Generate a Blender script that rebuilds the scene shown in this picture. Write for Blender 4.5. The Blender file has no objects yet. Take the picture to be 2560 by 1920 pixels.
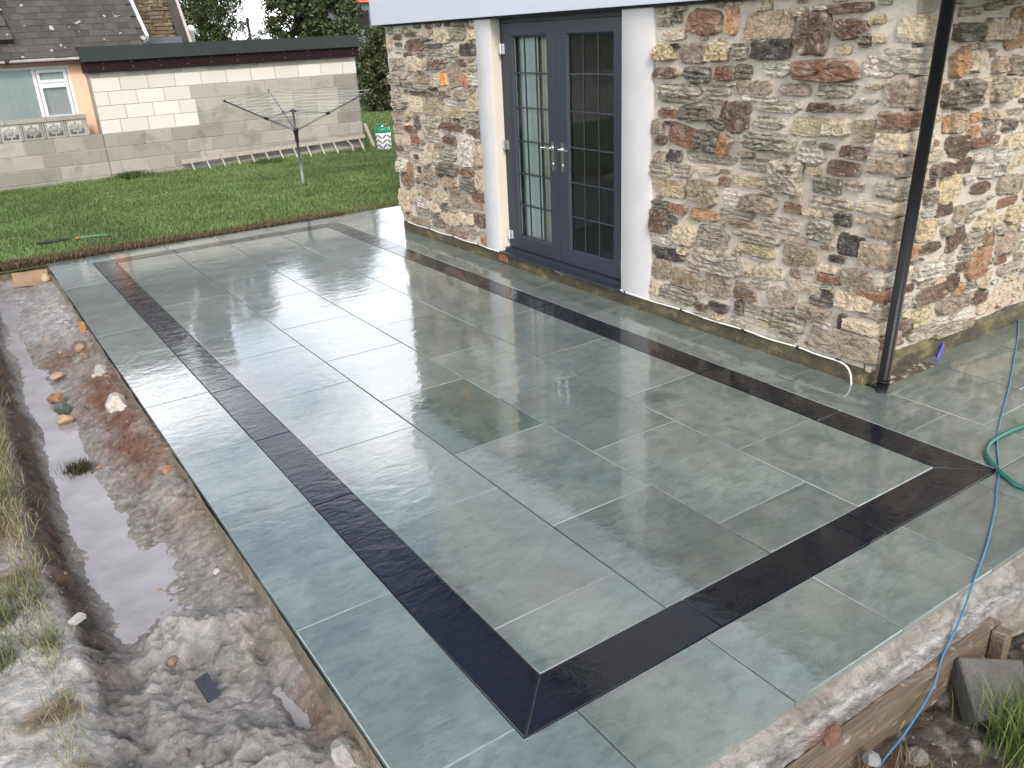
import bpy, bmesh, math, random
import numpy as np
from mathutils import Vector, Matrix

S = bpy.context.scene
COL = S.collection
R = math.radians
random.seed(7)
RNG = np.random.default_rng(7)

# ------------------------------------------------------------------ camera
cam_data = bpy.data.cameras.new('camera')
cam_data.sensor_width = 36.0
cam_data.lens = 2093.0 / 2560.0 * 36.0
cam_data.clip_start = 0.05
cam_data.clip_end = 3000
cam = bpy.data.objects.new('camera', cam_data)
COL.objects.link(cam)
cam.location = (-1.3013, -1.9362, 2.1021)
cam.rotation_euler = (1.17125, 0.04725, -0.59244)
S.camera = cam

# ------------------------------------------------------------------ sky
SUN_EL, SUN_AZ = R(38), R(206)          # azimuth clockwise from +y
world = bpy.data.worlds.new('World')
S.world = world
world.use_nodes = True
wt = world.node_tree
for n in list(wt.nodes):
    wt.nodes.remove(n)
def wn(t, **kw):
    n = wt.nodes.new(t)
    for k, v in kw.items():
        setattr(n, k, v)
    return n
w_out = wn('ShaderNodeOutputWorld')
w_bg = wn('ShaderNodeBackground')
w_bg.inputs['Strength'].default_value = 0.13
w_sky = wn('ShaderNodeTexSky', sky_type='NISHITA', sun_disc=False, sun_elevation=SUN_EL,
           sun_rotation=SUN_AZ, air_density=1.0, dust_density=1.5, ozone_density=1.0)
w_tc = wn('ShaderNodeTexCoord')
w_sep = wn('ShaderNodeSeparateXYZ')
wt.links.new(w_tc.outputs['Generated'], w_sep.inputs[0])
w_add = wn('ShaderNodeMath', operation='ADD'); w_add.inputs[1].default_value = 0.22
w_max = wn('ShaderNodeMath', operation='MAXIMUM'); w_max.inputs[1].default_value = 0.05
wt.links.new(w_sep.outputs['Z'], w_add.inputs[0]); wt.links.new(w_add.outputs[0], w_max.inputs[0])
w_dx = wn('ShaderNodeMath', operation='DIVIDE'); w_dy = wn('ShaderNodeMath', operation='DIVIDE')
wt.links.new(w_sep.outputs['X'], w_dx.inputs[0]); wt.links.new(w_max.outputs[0], w_dx.inputs[1])
wt.links.new(w_sep.outputs['Y'], w_dy.inputs[0]); wt.links.new(w_max.outputs[0], w_dy.inputs[1])
w_cmb = wn('ShaderNodeCombineXYZ')
wt.links.new(w_dx.outputs[0], w_cmb.inputs[0]); wt.links.new(w_dy.outputs[0], w_cmb.inputs[1])
w_noise = wn('ShaderNodeTexNoise')
w_noise.inputs['Scale'].default_value = 1.7
w_noise.inputs['Detail'].default_value = 7
w_noise.inputs['Roughness'].default_value = 0.55
wt.links.new(w_cmb.outputs[0], w_noise.inputs['Vector'])
w_ramp = wn('ShaderNodeValToRGB')
w_ramp.color_ramp.elements[0].position = 0.44
w_ramp.color_ramp.elements[1].position = 0.60
w_lo = wn('ShaderNodeMapRange')                 # cloud banks thicken towards the horizon
w_lo.inputs['From Min'].default_value = 0.10; w_lo.inputs['From Max'].default_value = 0.75
w_lo.inputs['To Min'].default_value = 0.22; w_lo.inputs['To Max'].default_value = -0.13
wt.links.new(w_sep.outputs['Z'], w_lo.inputs['Value'])
w_cov = wn('ShaderNodeMath', operation='ADD')
wt.links.new(w_noise.outputs['Fac'], w_cov.inputs[0]); wt.links.new(w_lo.outputs[0], w_cov.inputs[1])
wt.links.new(w_cov.outputs[0], w_ramp.inputs[0])
w_n2 = wn('ShaderNodeTexNoise')
w_n2.inputs['Scale'].default_value = 0.9
w_n2.inputs['Detail'].default_value = 4
wt.links.new(w_cmb.outputs[0], w_n2.inputs['Vector'])
w_r2 = wn('ShaderNodeValToRGB')
w_r2.color_ramp.elements[0].color = (11.5, 12.4, 14.2, 1)
w_r2.color_ramp.elements[1].color = (21.0, 21.1, 21.3, 1)
w_r2.color_ramp.elements[0].position = 0.35
w_r2.color_ramp.elements[1].position = 0.62
wt.links.new(w_n2.outputs['Fac'], w_r2.inputs[0])
w_mix = wn('ShaderNodeMix', data_type='RGBA')
wt.links.new(w_ramp.outputs['Color'], w_mix.inputs['Factor'])
wt.links.new(w_sky.outputs[0], w_mix.inputs['A'])
wt.links.new(w_r2.outputs['Color'], w_mix.inputs['B'])
wt.links.new(w_mix.outputs['Result'], w_bg.inputs['Color'])
wt.links.new(w_bg.outputs[0], w_out.inputs['Surface'])

# ------------------------------------------------------------------ sun (thin cloud in front of it)
sun_data = bpy.data.lights.new('sun', 'SUN')
sun_data.energy = 2.2
sun_data.angle = R(18)
sun_data.color = (1.0, 0.92, 0.80)
sun = bpy.data.objects.new('sun', sun_data)
COL.objects.link(sun)
sd = Vector((math.sin(SUN_AZ) * math.cos(SUN_EL), math.cos(SUN_AZ) * math.cos(SUN_EL), math.sin(SUN_EL)))
sun.rotation_euler = sd.to_track_quat('Z', 'Y').to_euler()
sun.location = (0, -5, 8)

S.view_settings.view_transform = 'Standard'
S.view_settings.look = 'None'
S.view_settings.gamma = 1
S.view_settings.exposure = 0.55
S.cycles.max_bounces = 7
S.cycles.diffuse_bounces = 3
S.cycles.glossy_bounces = 3
S.cycles.transparent_max_bounces = 10
S.cycles.caustics_reflective = False
S.cycles.caustics_refractive = False
S.view_settings.use_curve_mapping = False

# ------------------------------------------------------------------ noise in numpy
def _hash(ix, iy, seed):
    h = (ix.astype(np.int64) * 374761393 + iy.astype(np.int64) * 668265263 + seed * 974711) & 0x7fffffff
    h = ((h ^ (h >> 13)) * 1274126177) & 0x7fffffff
    return ((h ^ (h >> 16)) & 0xffff) / 65535.0
def vnoise(x, y, seed=0):
    x = np.asarray(x, float); y = np.asarray(y, float)
    ix = np.floor(x); iy = np.floor(y)
    fx = x - ix; fy = y - iy
    fx = fx * fx * (3 - 2 * fx); fy = fy * fy * (3 - 2 * fy)
    a = _hash(ix, iy, seed); b = _hash(ix + 1, iy, seed)
    c = _hash(ix, iy + 1, seed); d = _hash(ix + 1, iy + 1, seed)
    return (a * (1 - fx) + b * fx) * (1 - fy) + (c * (1 - fx) + d * fx) * fy
def fbm(x, y, oct=5, seed=0, gain=0.5):
    s = 0; amp = 1; tot = 0
    x = np.asarray(x, float); y = np.asarray(y, float)
    for o in range(oct):
        s = s + amp * vnoise(x + 17.3 * o, y - 9.1 * o, seed + o)
        tot += amp; amp *= gain; x = x * 2.03; y = y * 2.03
    return s / tot            # 0..1
def sstep(a, b, x):
    t = np.clip((np.asarray(x, float) - a) / (b - a), 0, 1)
    return t * t * (3 - 2 * t)
def gauss(x, y, cx, cy, sx, sy):
    return np.exp(-((x - cx) / sx) ** 2 - ((y - cy) / sy) ** 2)

# ------------------------------------------------------------------ material helpers
class NT:
    def __init__(self, name):
        self.m = bpy.data.materials.new(name)
        self.m.use_nodes = True
        self.t = self.m.node_tree
        for n in list(self.t.nodes):
            self.t.nodes.remove(n)
        self.out = self.t.nodes.new('ShaderNodeOutputMaterial')
    def n(self, typ, ins=None, **kw):
        nd = self.t.nodes.new(typ)
        for k, v in kw.items():
            setattr(nd, k, v)
        for k, v in (ins or {}).items():
            self.set(nd, k, v)
        return nd
    def set(self, nd, k, v):
        s = nd.inputs[k]
        if isinstance(v, bpy.types.NodeSocket):
            self.t.links.new(v, s)
        elif isinstance(v, bpy.types.Node):
            self.t.links.new(v.outputs[0], s)
        else:
            if isinstance(v, (tuple, list)) and len(v) == 3 and s.type == 'RGBA':
                v = (*v, 1)
            s.default_value = v
    def pos(self):
        return self.n('ShaderNodeNewGeometry').outputs['Position']
    def rnd(self):
        return self.n('ShaderNodeObjectInfo').outputs['Random']
    def vmap(self, v, scale=(1, 1, 1), rot=(0, 0, 0), loc=(0, 0, 0)):
        return self.n('ShaderNodeMapping', {'Vector': v, 'Scale': scale, 'Rotation': rot, 'Location': loc}).outputs[0]
    def shift(self, v, f, k):
        m = self.n('ShaderNodeMath', {0: f, 1: k}, operation='MULTIPLY')
        return self.n('ShaderNodeVectorMath', {0: v, 1: m.outputs[0]}, operation='ADD').outputs[0]
    def noise(self, v, scale, detail=4, rough=0.55, dist=0.0):
        return self.n('ShaderNodeTexNoise', {'Vector': v, 'Scale': scale, 'Detail': detail, 'Roughness': rough, 'Distortion': dist}).outputs['Fac']
    def voro(self, v, scale, feature='F1', out='Distance'):
        return self.n('ShaderNodeTexVoronoi', {'Vector': v, 'Scale': scale}, feature=feature).outputs[out]
    def ramp(self, f, *stops):
        nd = self.n('ShaderNodeValToRGB', {'Fac': f})
        e = nd.color_ramp.elements
        while len(e) < len(stops):
            e.new(0.5)
        for i, (p, c) in enumerate(stops):
            e[i].position = p
            e[i].color = (c, c, c, 1) if isinstance(c, (int, float)) else (*c[:3], 1)
        return nd.outputs['Color']
    def mix(self, f, a, b, blend='MIX'):
        nd = self.n('ShaderNodeMix', data_type='RGBA', blend_type=blend)
        self.set(nd, 'Factor', f); self.set(nd, 'A', a); self.set(nd, 'B', b)
        return nd.outputs['Result']
    def math(self, op, a, b=0.0):
        return self.n('ShaderNodeMath', {0: a, 1: b}, operation=op).outputs[0]
    def bump(self, h, strength=0.5, dist=0.01, normal=None):
        nd = self.n('ShaderNodeBump', {'Height': h, 'Strength': strength, 'Distance': dist})
        if normal is not None:
            self.set(nd, 'Normal', normal)
        return nd.outputs[0]
    def attr(self, name='Col'):
        return self.n('ShaderNodeAttribute', attribute_name=name)
    def bsdf(self, **kw):
        b = self.n('ShaderNodeBsdfPrincipled')
        for k, v in kw.items():
            self.set(b, k.replace('_', ' '), v)
        self.t.links.new(b.outputs[0], self.out.inputs['Surface'])
        return b

def simple(name, col, rough=0.6, var=0.15, vscale=6.0, bscale=60.0, bstr=0.15, bdist=0.004, metal=0.0, tint=None, spec=0.5):
    t = NT(name)
    p = t.pos()
    n1 = t.noise(p, vscale, 6, 0.6)
    n2 = t.noise(p, bscale, 4, 0.6)
    hi = tuple(min(1, c * (1 + var)) for c in col)
    lo = tuple(c * (1 - var) for c in col) if tint is None else tint
    c = t.ramp(n1, (0.3, lo), (0.7, hi))
    r = t.ramp(n2, (0.3, max(0.02, rough - 0.08)), (0.7, min(1, rough + 0.08)))
    b = t.bsdf(Base_Color=c, Roughness=r, Metallic=metal, Normal=t.bump(n2, bstr, bdist))
    t.set(b, 'Specular IOR Level', spec)
    return t.m

M = {}
# --- wet riven slate paving
def slab_mat(name, lo, hi, brown, dark):
    t = NT(name)
    p = t.pos(); oi = t.n('ShaderNodeObjectInfo')
    q = t.shift(p, oi.outputs['Random'], 57.0)
    n1 = t.noise(q, 3.2, 7, 0.62, 0.4)
    n2 = t.noise(t.vmap(q, (1.0, 1.9, 1.0)), 11, 6, 0.62, 0.6)
    n3 = t.noise(q, 2.1, 3, 0.5)
    c = t.mix(t.ramp(n1, (0.34, 0), (0.66, 1)), lo, hi)
    c = t.mix(t.ramp(n2, (0.45, 0), (0.69, 0.55 if not dark else 0.3)), c, tuple(x * 0.60 for x in lo))
    n4 = t.noise(t.vmap(q, (1.0, 3.0, 1.0), (0, 0, -0.55)), 13, 7, 0.7, 0.8)
    c = t.mix(t.ramp(n4, (0.58, 0), (0.74, 0.30 if not dark else 0.25)), c, tuple(min(1, x * 1.35) for x in hi))
    c = t.mix(t.ramp(n3, (0.5, 0), (0.72, 0.55)), c, brown)
    sp = t.noise(q, 95, 2, 0.5)
    c = t.mix(t.ramp(sp, (0.72, 0), (0.8, 0.35)), c, (0.36, 0.38, 0.38) if not dark else (0.06, 0.06, 0.065))
    if not dark:      # one damp blot soaked into a slab near the house
        dv = t.n('ShaderNodeVectorMath', {0: p, 1: (1.98, 1.50, 0.0)}, operation='SUBTRACT').outputs[0]
        dl = t.n('ShaderNodeVectorMath', {0: t.vmap(dv, (1.0, 1.5, 0.0), (0, 0, 0.5))}, operation='LENGTH').outputs['Value']
        dl = t.math('ADD', dl, t.math('MULTIPLY', t.noise(p, 14, 4, 0.6), 0.14))
        c = t.mix(t.ramp(dl, (0.13, 0.55), (0.22, 0.0)), c, (0.035, 0.038, 0.038))
    k = t.ramp(oi.outputs['Random'], (0.0, 0.82), (1.0, 1.18))
    c = t.mix(1.0, c, k, 'MULTIPLY')
    c = t.mix(1.0, c, oi.outputs['Color'], 'MULTIPLY')
    # riven relief: long soft ridges plus clefts
    r1 = t.noise(t.vmap(q, (1.0, 1.7, 1.0), (0, 0, 0.5)), 5.0 if not dark else 7.0, 5, 0.55, 0.8)
    r2 = t.noise(t.vmap(q, (1.0, 2.2, 1.0), (0, 0, 0.35)), 17, 4, 0.6, 0.5)
    r1s = t.ramp(r1, (0.30, 0.0), (0.47, 0.42), (0.53, 0.58), (0.70, 1.0))
    lg = t.noise(t.vmap(q, (1.0, 2.6, 1.0), (0, 0, -0.55)), 5.5, 6, 0.6, 1.2)
    led = t.ramp(lg, (0.40, 0.0), (0.425, 0.35), (0.52, 0.38), (0.545, 0.72), (0.62, 0.75), (0.64, 1.0))
    r1s = t.math('ADD', r1s, t.math('MULTIPLY', led, 0.42))
    h = t.math('ADD', r1s, t.math('MULTIPLY', r2, 0.20))
    fine = t.noise(q, 160, 3, 0.6)
    hb = t.math('ADD', h, t.math('MULTIPLY', fine, 0.12))
    wet = t.noise(q, 1.6, 4, 0.55)
    cr = t.ramp(wet, (0.35, 0.004), (0.75, 0.035))
    b = t.bsdf(Base_Color=c, Roughness=0.45 if not dark else 0.5, IOR=1.35 if not dark else 1.2,
               Normal=t.bump(hb, 0.45, 0.005 if not dark else 0.009))
    t.set(b, 'Coat Weight', 1.0)
    t.set(b, 'Coat Roughness', cr)
    t.set(b, 'Coat IOR', 2.05 if not dark else 1.45)
    t.set(b, 'Coat Normal', t.bump(h, 0.12, 0.0038 if not dark else 0.0065))
    return t.m
M['slab'] = slab_mat('wet_grey_green_slate', (0.098, 0.126, 0.115), (0.166, 0.198, 0.181), (0.150, 0.160, 0.135), False)
M['dark_slab'] = slab_mat('wet_black_slate', (0.0030, 0.0040, 0.0085), (0.0052, 0.0062, 0.0110), (0.0070, 0.0066, 0.0074), True)
M['grout'] = simple('pale_grout', (0.28, 0.29, 0.28), 0.6, 0.2, 20, 120, 0.3)
M['bed'] = simple('dark_joint_bed', (0.055, 0.06, 0.06), 0.7, 0.3, 15, 90, 0.4)
M['concrete'] = simple('raw_concrete', (0.36, 0.325, 0.28), 0.8, 0.25, 9, 70, 0.7, 0.01)

M['edge_concrete'] = simple('muddy_concrete', (0.155, 0.130, 0.098), 0.8, 0.4, 12, 60, 0.9, 0.015)
M['wet_block'] = simple('damp_block', (0.085, 0.082, 0.070), 0.85, 0.25, 14, 90, 0.8, 0.01)
# --- rubble stones: colour from the attribute, streaks and mottling in the material
t = NT('rubble_stone')
p = t.pos(); a = t.attr(); q = t.shift(p, t.rnd(), 31.0)
lay = t.noise(t.vmap(q, (1, 1, 7.0)), 9, 6, 0.65, 0.8)
mot = t.noise(q, 22, 7, 0.68)
mot2 = t.noise(q, 9, 5, 0.6)
fine = t.noise(q, 130, 4, 0.65)
col = a.outputs['Color']; stre = a.outputs['Alpha']
dk = t.mix(1.0, col, (0.42, 0.40, 0.37), 'MULTIPLY')
lt = t.mix(0.28, col, (0.62, 0.58, 0.50))
c = t.mix(t.ramp(mot, (0.38, 1), (0.50, 0)), col, dk)
m3 = t.noise(q, 48, 6, 0.7)
c = t.mix(t.ramp(m3, (0.36, 0.9), (0.46, 0)), c, dk)
c = t.mix(t.ramp(m3, (0.56, 0), (0.66, 0.7)), c, lt)
c = t.mix(t.ramp(mot2, (0.52, 0), (0.68, 0.8)), c, lt)
lk = t.math('MULTIPLY', t.ramp(lay, (0.40, 1), (0.52, 0)), stre)
c = t.mix(lk, c, t.mix(1.0, col, (0.38, 0.40, 0.38), 'MULTIPLY'))
lk2 = t.math('MULTIPLY', t.ramp(lay, (0.56, 0), (0.66, 0.7)), stre)
c = t.mix(lk2, c, lt)
spk = t.noise(q, 75, 3, 0.55)
c = t.mix(t.ramp(spk, (0.66, 0), (0.72, 0.75)), c, (0.62, 0.58, 0.52))
hh = t.math('ADD', t.math('MULTIPLY', lay, stre), t.math('ADD', t.math('MULTIPLY', mot, 0.8), t.math('MULTIPLY', fine, 0.25)))
t.bsdf(Base_Color=c, Roughness=0.78, Normal=t.bump(hh, 1.0, 0.020))
M['stone'] = t.m

t = NT('lime_mortar')
p = t.pos()
n1 = t.noise(p, 5, 6, 0.6); n2 = t.noise(p, 60, 5, 0.7); n3 = t.noise(p, 260, 2, 0.6)
c = t.ramp(n1, (0.3, (0.44, 0.385, 0.305)), (0.55, (0.55, 0.49, 0.40)), (0.75, (0.63, 0.575, 0.49)))
c = t.mix(t.ramp(n2, (0.3, 0.5), (0.5, 0)), c, (0.30, 0.275, 0.245))
c = t.mix(t.ramp(n3, (0.64, 0), (0.7, 0.6)), c, (0.72, 0.69, 0.64))
hb = t.math('ADD', n2, t.math('MULTIPLY', n3, 0.3))
t.bsdf(Base_Color=c, Roughness=0.88, Normal=t.bump(hb, 0.9, 0.016))
M['mortar'] = t.m

t = NT('algae_plinth')
p = t.pos()
n1 = t.noise(t.vmap(p, (1, 1, 2)), 4, 6, 0.65); n2 = t.noise(p, 40, 5, 0.65); n3 = t.noise(p, 110, 2)
c = t.ramp(n1, (0.34, (0.030, 0.024, 0.015)), (0.52, (0.056, 0.047, 0.023)), (0.68, (0.16, 0.14, 0.055)))
c = t.mix(t.ramp(n2, (0.58, 0), (0.72, 0.45)), c, (0.24, 0.22, 0.17))
c = t.mix(t.ramp(n3, (0.70, 0), (0.75, 0.8)), c, (0.5, 0.48, 0.42))
t.bsdf(Base_Color=c, Roughness=0.8, Normal=t.bump(n2, 0.6, 0.008))
M['plinth'] = t.m

M['render'] = simple('white_render', (0.47, 0.46, 0.455), 0.7, 0.07, 3, 45, 0.25, 0.004)
M['reveal'] = simple('cream_reveal', (0.66, 0.61, 0.52), 0.7, 0.07, 3, 45, 0.25, 0.004)
M['cladding'] = simple('pale_fascia', (0.46, 0.485, 0.54), 0.45, 0.02, 1.5, 30, 0.03)
M['door'] = simple('anthracite_frame', (0.017, 0.022, 0.034), 0.42, 0.06, 4, 180, 0.08, 0.001)
M['chrome'] = simple('chrome', (0.75, 0.75, 0.76), 0.16, 0.05, 9, 60, 0.02, metal=1.0)
M['rubber'] = simple('black_rubber', (0.012, 0.012, 0.013), 0.5, 0.1)
M['pipe'] = simple('black_plastic', (0.006, 0.006, 0.007), 0.38, 0.15, 5, 80, 0.05, spec=0.22)
M['white_plastic'] = simple('white_plastic', (0.78, 0.77, 0.74), 0.4, 0.05, 5, 80, 0.03)
M['upvc'] = simple('white_upvc', (0.66, 0.67, 0.68), 0.35, 0.03, 5, 80, 0.02)
M['blue_hose'] = simple('blue_hose', (0.040, 0.145, 0.26), 0.5, 0.12, 30, 200, 0.3, 0.002)
M['green_hose'] = simple('green_hose', (0.012, 0.115, 0.085), 0.38, 0.15, 25, 200, 0.3, 0.002)
M['blue_pipe'] = simple('blue_pipe', (0.06, 0.05, 0.42), 0.4, 0.1)
M['timber'] = None
t = NT('weathered_timber')
p = t.pos()
g = t.noise(t.vmap(p, (1.5, 22, 22)), 3.5, 6, 0.65, 0.3)
n1 = t.noise(p, 14, 5, 0.6)
c = t.ramp(g, (0.3, (0.085, 0.058, 0.038)), (0.6, (0.165, 0.118, 0.078)), (0.8, (0.24, 0.185, 0.13)))
sm = t.noise(t.vmap(p, (1, 1, 2.5)), 7, 7, 0.7, 0.6)
c = t.mix(t.ramp(sm, (0.58, 0), (0.66, 0.75)), c, (0.28, 0.26, 0.23))
c = t.mix(t.ramp(n1, (0.62, 0), (0.70, 0.8)), c, (0.42, 0.40, 0.36))
t.bsdf(Base_Color=c, Roughness=0.8, Normal=t.bump(t.math('ADD', g, sm), 0.7, 0.008))
M['timber'] = t.m
M['fresh_timber'] = simple('yellow_timber', (0.36, 0.185, 0.055), 0.65, 0.25, 30, 120, 0.4)
M['tan_timber'] = simple('tan_timber', (0.27, 0.175, 0.11), 0.75, 0.2, 12, 90, 0.4)
M['grey_timber'] = simple('grey_timber', (0.36, 0.32, 0.27), 0.8, 0.2, 20, 120, 0.5)

# glass: thin pane, mirror by Fresnel, otherwise clear
t = NT('window_glass')
fr = t.n('ShaderNodeFresnel', {'IOR': 1.52})
tr = t.n('ShaderNodeBsdfTransparent', {'Color': (0.86, 0.90, 0.89, 1)})
gl = t.n('ShaderNodeBsdfGlossy', {'Color': (1, 1, 1, 1), 'Roughness': 0.008})
wv = t.noise(t.pos(), 1.3, 2, 0.5)
t.set(gl, 'Normal', t.bump(wv, 0.05, 0.02))
mx = t.n('ShaderNodeMixShader', {0: fr.outputs[0], 1: tr.outputs[0], 2: gl.outputs[0]})
t.t.links.new(mx.outputs[0], t.out.inputs['Surface'])
M['glass'] = t.m

# colour-attribute materials
def attr_mat(name, rough=0.7, trans=0.0, bs=0, bd=0.005, vs=0.0):
    t = NT(name)
    a = t.attr()
    c = a.outputs['Color']
    p = t.pos()
    if vs:
        n = t.noise(p, vs, 6, 0.65)
        c = t.mix(1.0, c, t.ramp(n, (0.3, 0.72), (0.7, 1.25)), 'MULTIPLY')
    kw = dict(Base_Color=c, Roughness=rough)
    if bs:
        kw['Normal'] = t.bump(t.noise(p, bs, 5, 0.65), 0.7, bd)
    b = t.bsdf(**kw)
    if trans:
        tl = t.n('ShaderNodeBsdfTranslucent', {'Color': c})
        mx = t.n('ShaderNodeMixShader', {0: trans, 1: b.outputs[0], 2: tl.outputs[0]})
        t.t.links.new(mx.outputs[0], t.out.inputs['Surface'])
    return t.m
M['blade'] = attr_mat('grass_blades', 0.6, 0.3)
M['leaf'] = attr_mat('leaves', 0.5, 0.25)
M['rock'] = attr_mat('loose_rock', 0.75, 0, 45, 0.01, 18)

# mud: colour from attribute, wetness from alpha
t = NT('trench_mud')
p = t.pos(); a = t.attr()
n1 = t.noise(p, 16, 8, 0.70, 0.4); n2 = t.noise(p, 75, 5, 0.7); n3 = t.noise(p, 38, 3, 0.6)
ck = t.voro(t.n('ShaderNodeVectorMath', {0: p, 1: t.n('ShaderNodeTexNoise', {'Vector': p, 'Scale': 20.0, 'Detail': 3.0}).outputs['Color']}, operation='MULTIPLY_ADD').outputs[0] if False else p, 26)
c = t.mix(1.0, a.outputs['Color'], t.ramp(n1, (0.30, 0.50), (0.70, 1.40)), 'MULTIPLY')
c = t.mix(t.ramp(n3, (0.64, 0), (0.70, 0.55)), c, (0.50, 0.47, 0.43))
c = t.mix(t.ramp(n2, (0.30, 0.6), (0.42, 0)), c, t.mix(1.0, c, (0.45, 0.42, 0.40), 'MULTIPLY'))
wetn = t.math('MULTIPLY', a.outputs['Alpha'], t.ramp(n1, (0.35, 0.5), (0.6, 1.0)))
ro = t.ramp(wetn, (0.0, 0.85), (0.8, 0.22))
t.bsdf(Base_Color=c, Roughness=ro, Normal=t.bump(t.math('ADD', t.math('ADD', n1, t.math('MULTIPLY', n2, 0.6)), t.math('MULTIPLY', ck, -0.35)), 1.0, 0.020))
M['mud'] = t.m

t = NT('milky_puddle')
p = t.pos()
n1 = t.noise(p, 5, 5, 0.6); n2 = t.noise(p, 24, 4, 0.6)
c = t.ramp(n1, (0.3, (0.25, 0.235, 0.235)), (0.7, (0.36, 0.345, 0.36)))
t.bsdf(Base_Color=c, Roughness=0.27, IOR=1.33, Normal=t.bump(n2, 0.15, 0.006))
M['puddle'] = t.m

t = NT('lawn_soil')
p = t.pos()
n1 = t.noise(p, 1.2, 5, 0.6); n2 = t.noise(p, 30, 4, 0.6)
c = t.ramp(n1, (0.3, (0.045, 0.078, 0.018)), (0.7, (0.085, 0.125, 0.034)))
c = t.mix(t.ramp(n2, (0.4, 0.5), (0.6, 0)), c, (0.035, 0.040, 0.014))
t.bsdf(Base_Color=c, Roughness=0.9, Normal=t.bump(n2, 0.8, 0.02))
M['lawn'] = t.m

# concrete blocks: tone by object colour
def block_mat(name, lo, hi, stain, amt):
    t = NT(name)
    p = t.pos(); oi = t.n('ShaderNodeObjectInfo'); q = t.shift(p, oi.outputs['Random'], 11.0)
    n1 = t.noise(q, 3.0, 6, 0.65); n2 = t.noise(p, 90, 4, 0.65); n3 = t.noise(p, 2.3, 7, 0.7, 0.5)
    c = t.mix(n1, lo, hi)
    c = t.mix(1.0, c, t.ramp(oi.outputs['Random'], (0, 0.92), (1, 1.06)), 'MULTIPLY')
    c = t.mix(t.ramp(n3, (0.52, 0), (0.70, amt)), c, stain)
    c = t.mix(1.0, c, oi.outputs['Color'], 'MULTIPLY')
    t.bsdf(Base_Color=c, Roughness=0.9, Normal=t.bump(n2, 0.5, 0.006))
    return t.m
M['block_white'] = block_mat('pale_block', (0.57, 0.54, 0.485), (0.62, 0.59, 0.535), (0.47, 0.44, 0.385), 0.25)
M['block_grey'] = block_mat('grey_block', (0.25, 0.235, 0.205), (0.35, 0.33, 0.29), (0.14, 0.132, 0.117), 0.7)
M['joint_mortar'] = simple('block_mortar', (0.33, 0.31, 0.275), 0.9, 0.2, 6, 90, 0.4)
M['peach'] = simple('peach_render', (0.80, 0.50, 0.34), 0.8, 0.04, 2, 60, 0.1)
M['maroon'] = simple('maroon_board', (0.012, 0.0032, 0.0045), 0.62, 0.15, 5, 60, 0.05, spec=0.2)
M['felt'] = simple('dark_felt', (0.022, 0.027, 0.027), 0.85, 0.12, 3, 90, 0.2, spec=0.25)
M['gutter'] = simple('grey_gutter', (0.50, 0.46, 0.45), 0.5, 0.15, 5, 60, 0.1)
M['brown'] = simple('brown_soffit', (0.10, 0.05, 0.042), 0.5, 0.1)
M['orange_tile'] = simple('orange_tile', (0.62, 0.16, 0.045), 0.7, 0.15, 4, 20, 0.4)
M['grey_wall'] = simple('grey_harling', (0.12, 0.13, 0.16), 0.8, 0.12, 3, 60, 0.2)
M['brick_orange'] = simple('air_brick_clay', (0.42, 0.15, 0.06), 0.8, 0.2, 20, 90, 0.4)
M['dark'] = simple('dark_void', (0.012, 0.011, 0.010), 0.9, 0.2)
M['room'] = simple('room_paint', (0.70, 0.74, 0.70), 0.7, 0.03)
M['floor'] = simple('room_floor', (0.07, 0.065, 0.06), 0.5, 0.15)
M['curtain'] = simple('cream_fabric', (0.66, 0.62, 0.52), 0.85, 0.08, 12, 200, 0.2)
M['sheer'] = simple('pale_panel', (0.60, 0.68, 0.63), 0.8, 0.10, 1.2, 200, 0.1)  # for the panel added behind the left leaf to catch daylight
M['rung'] = simple('pale_timber', (0.40, 0.36, 0.30), 0.8, 0.15, 20, 120, 0.3)
M['blind'] = simple('pale_blind', (0.80, 0.85, 0.85), 0.6, 0.05, 6, 60, 0.05)
M['grey_metal'] = simple('grey_metal', (0.17, 0.185, 0.20), 0.4, 0.15, 9, 80, 0.05, metal=0.5)
M['line'] = simple('washing_line', (0.75, 0.75, 0.75), 0.5, 0.05)
M['green_plastic'] = simple('green_plastic', (0.012, 0.20, 0.085), 0.35, 0.1)
M['red_plastic'] = simple('red_plastic', (0.55, 0.03, 0.05), 0.35, 0.1)
M['bark'] = simple('bark', (0.11, 0.085, 0.06), 0.9, 0.3, 9, 40, 0.8, 0.02)
M['lead'] = simple('lead_sheet', (0.10, 0.115, 0.14), 0.45, 0.2, 4, 30, 0.2)
M['tile_dark'] = simple('dark_tile_offcut', (0.02, 0.022, 0.03), 0.3, 0.2)

t = NT('weathered_slate')
p = t.pos(); rn = t.rnd(); q = t.shift(p, rn, 5.0)
n1 = t.noise(q, 9, 5, 0.65); n2 = t.noise(p, 70, 3, 0.6); n3 = t.noise(p, 6.5, 2, 0.4); n4 = t.noise(p, 16, 2, 0.4)
c = t.mix(n1, (0.034, 0.031, 0.026), (0.082, 0.076, 0.066))
c = t.mix(1.0, c, t.ramp(rn, (0, 0.75), (1, 1.25)), 'MULTIPLY')
c = t.mix(t.ramp(n3, (0.695, 0), (0.715, 0.8)), c, (0.40, 0.40, 0.37))
c = t.mix(t.ramp(n4, (0.75, 0), (0.765, 0.8)), c, (0.36, 0.35, 0.32))
t.bsdf(Base_Color=c, Roughness=0.8, Normal=t.bump(n2, 0.4, 0.006))
M['slate'] = t.m

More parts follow.
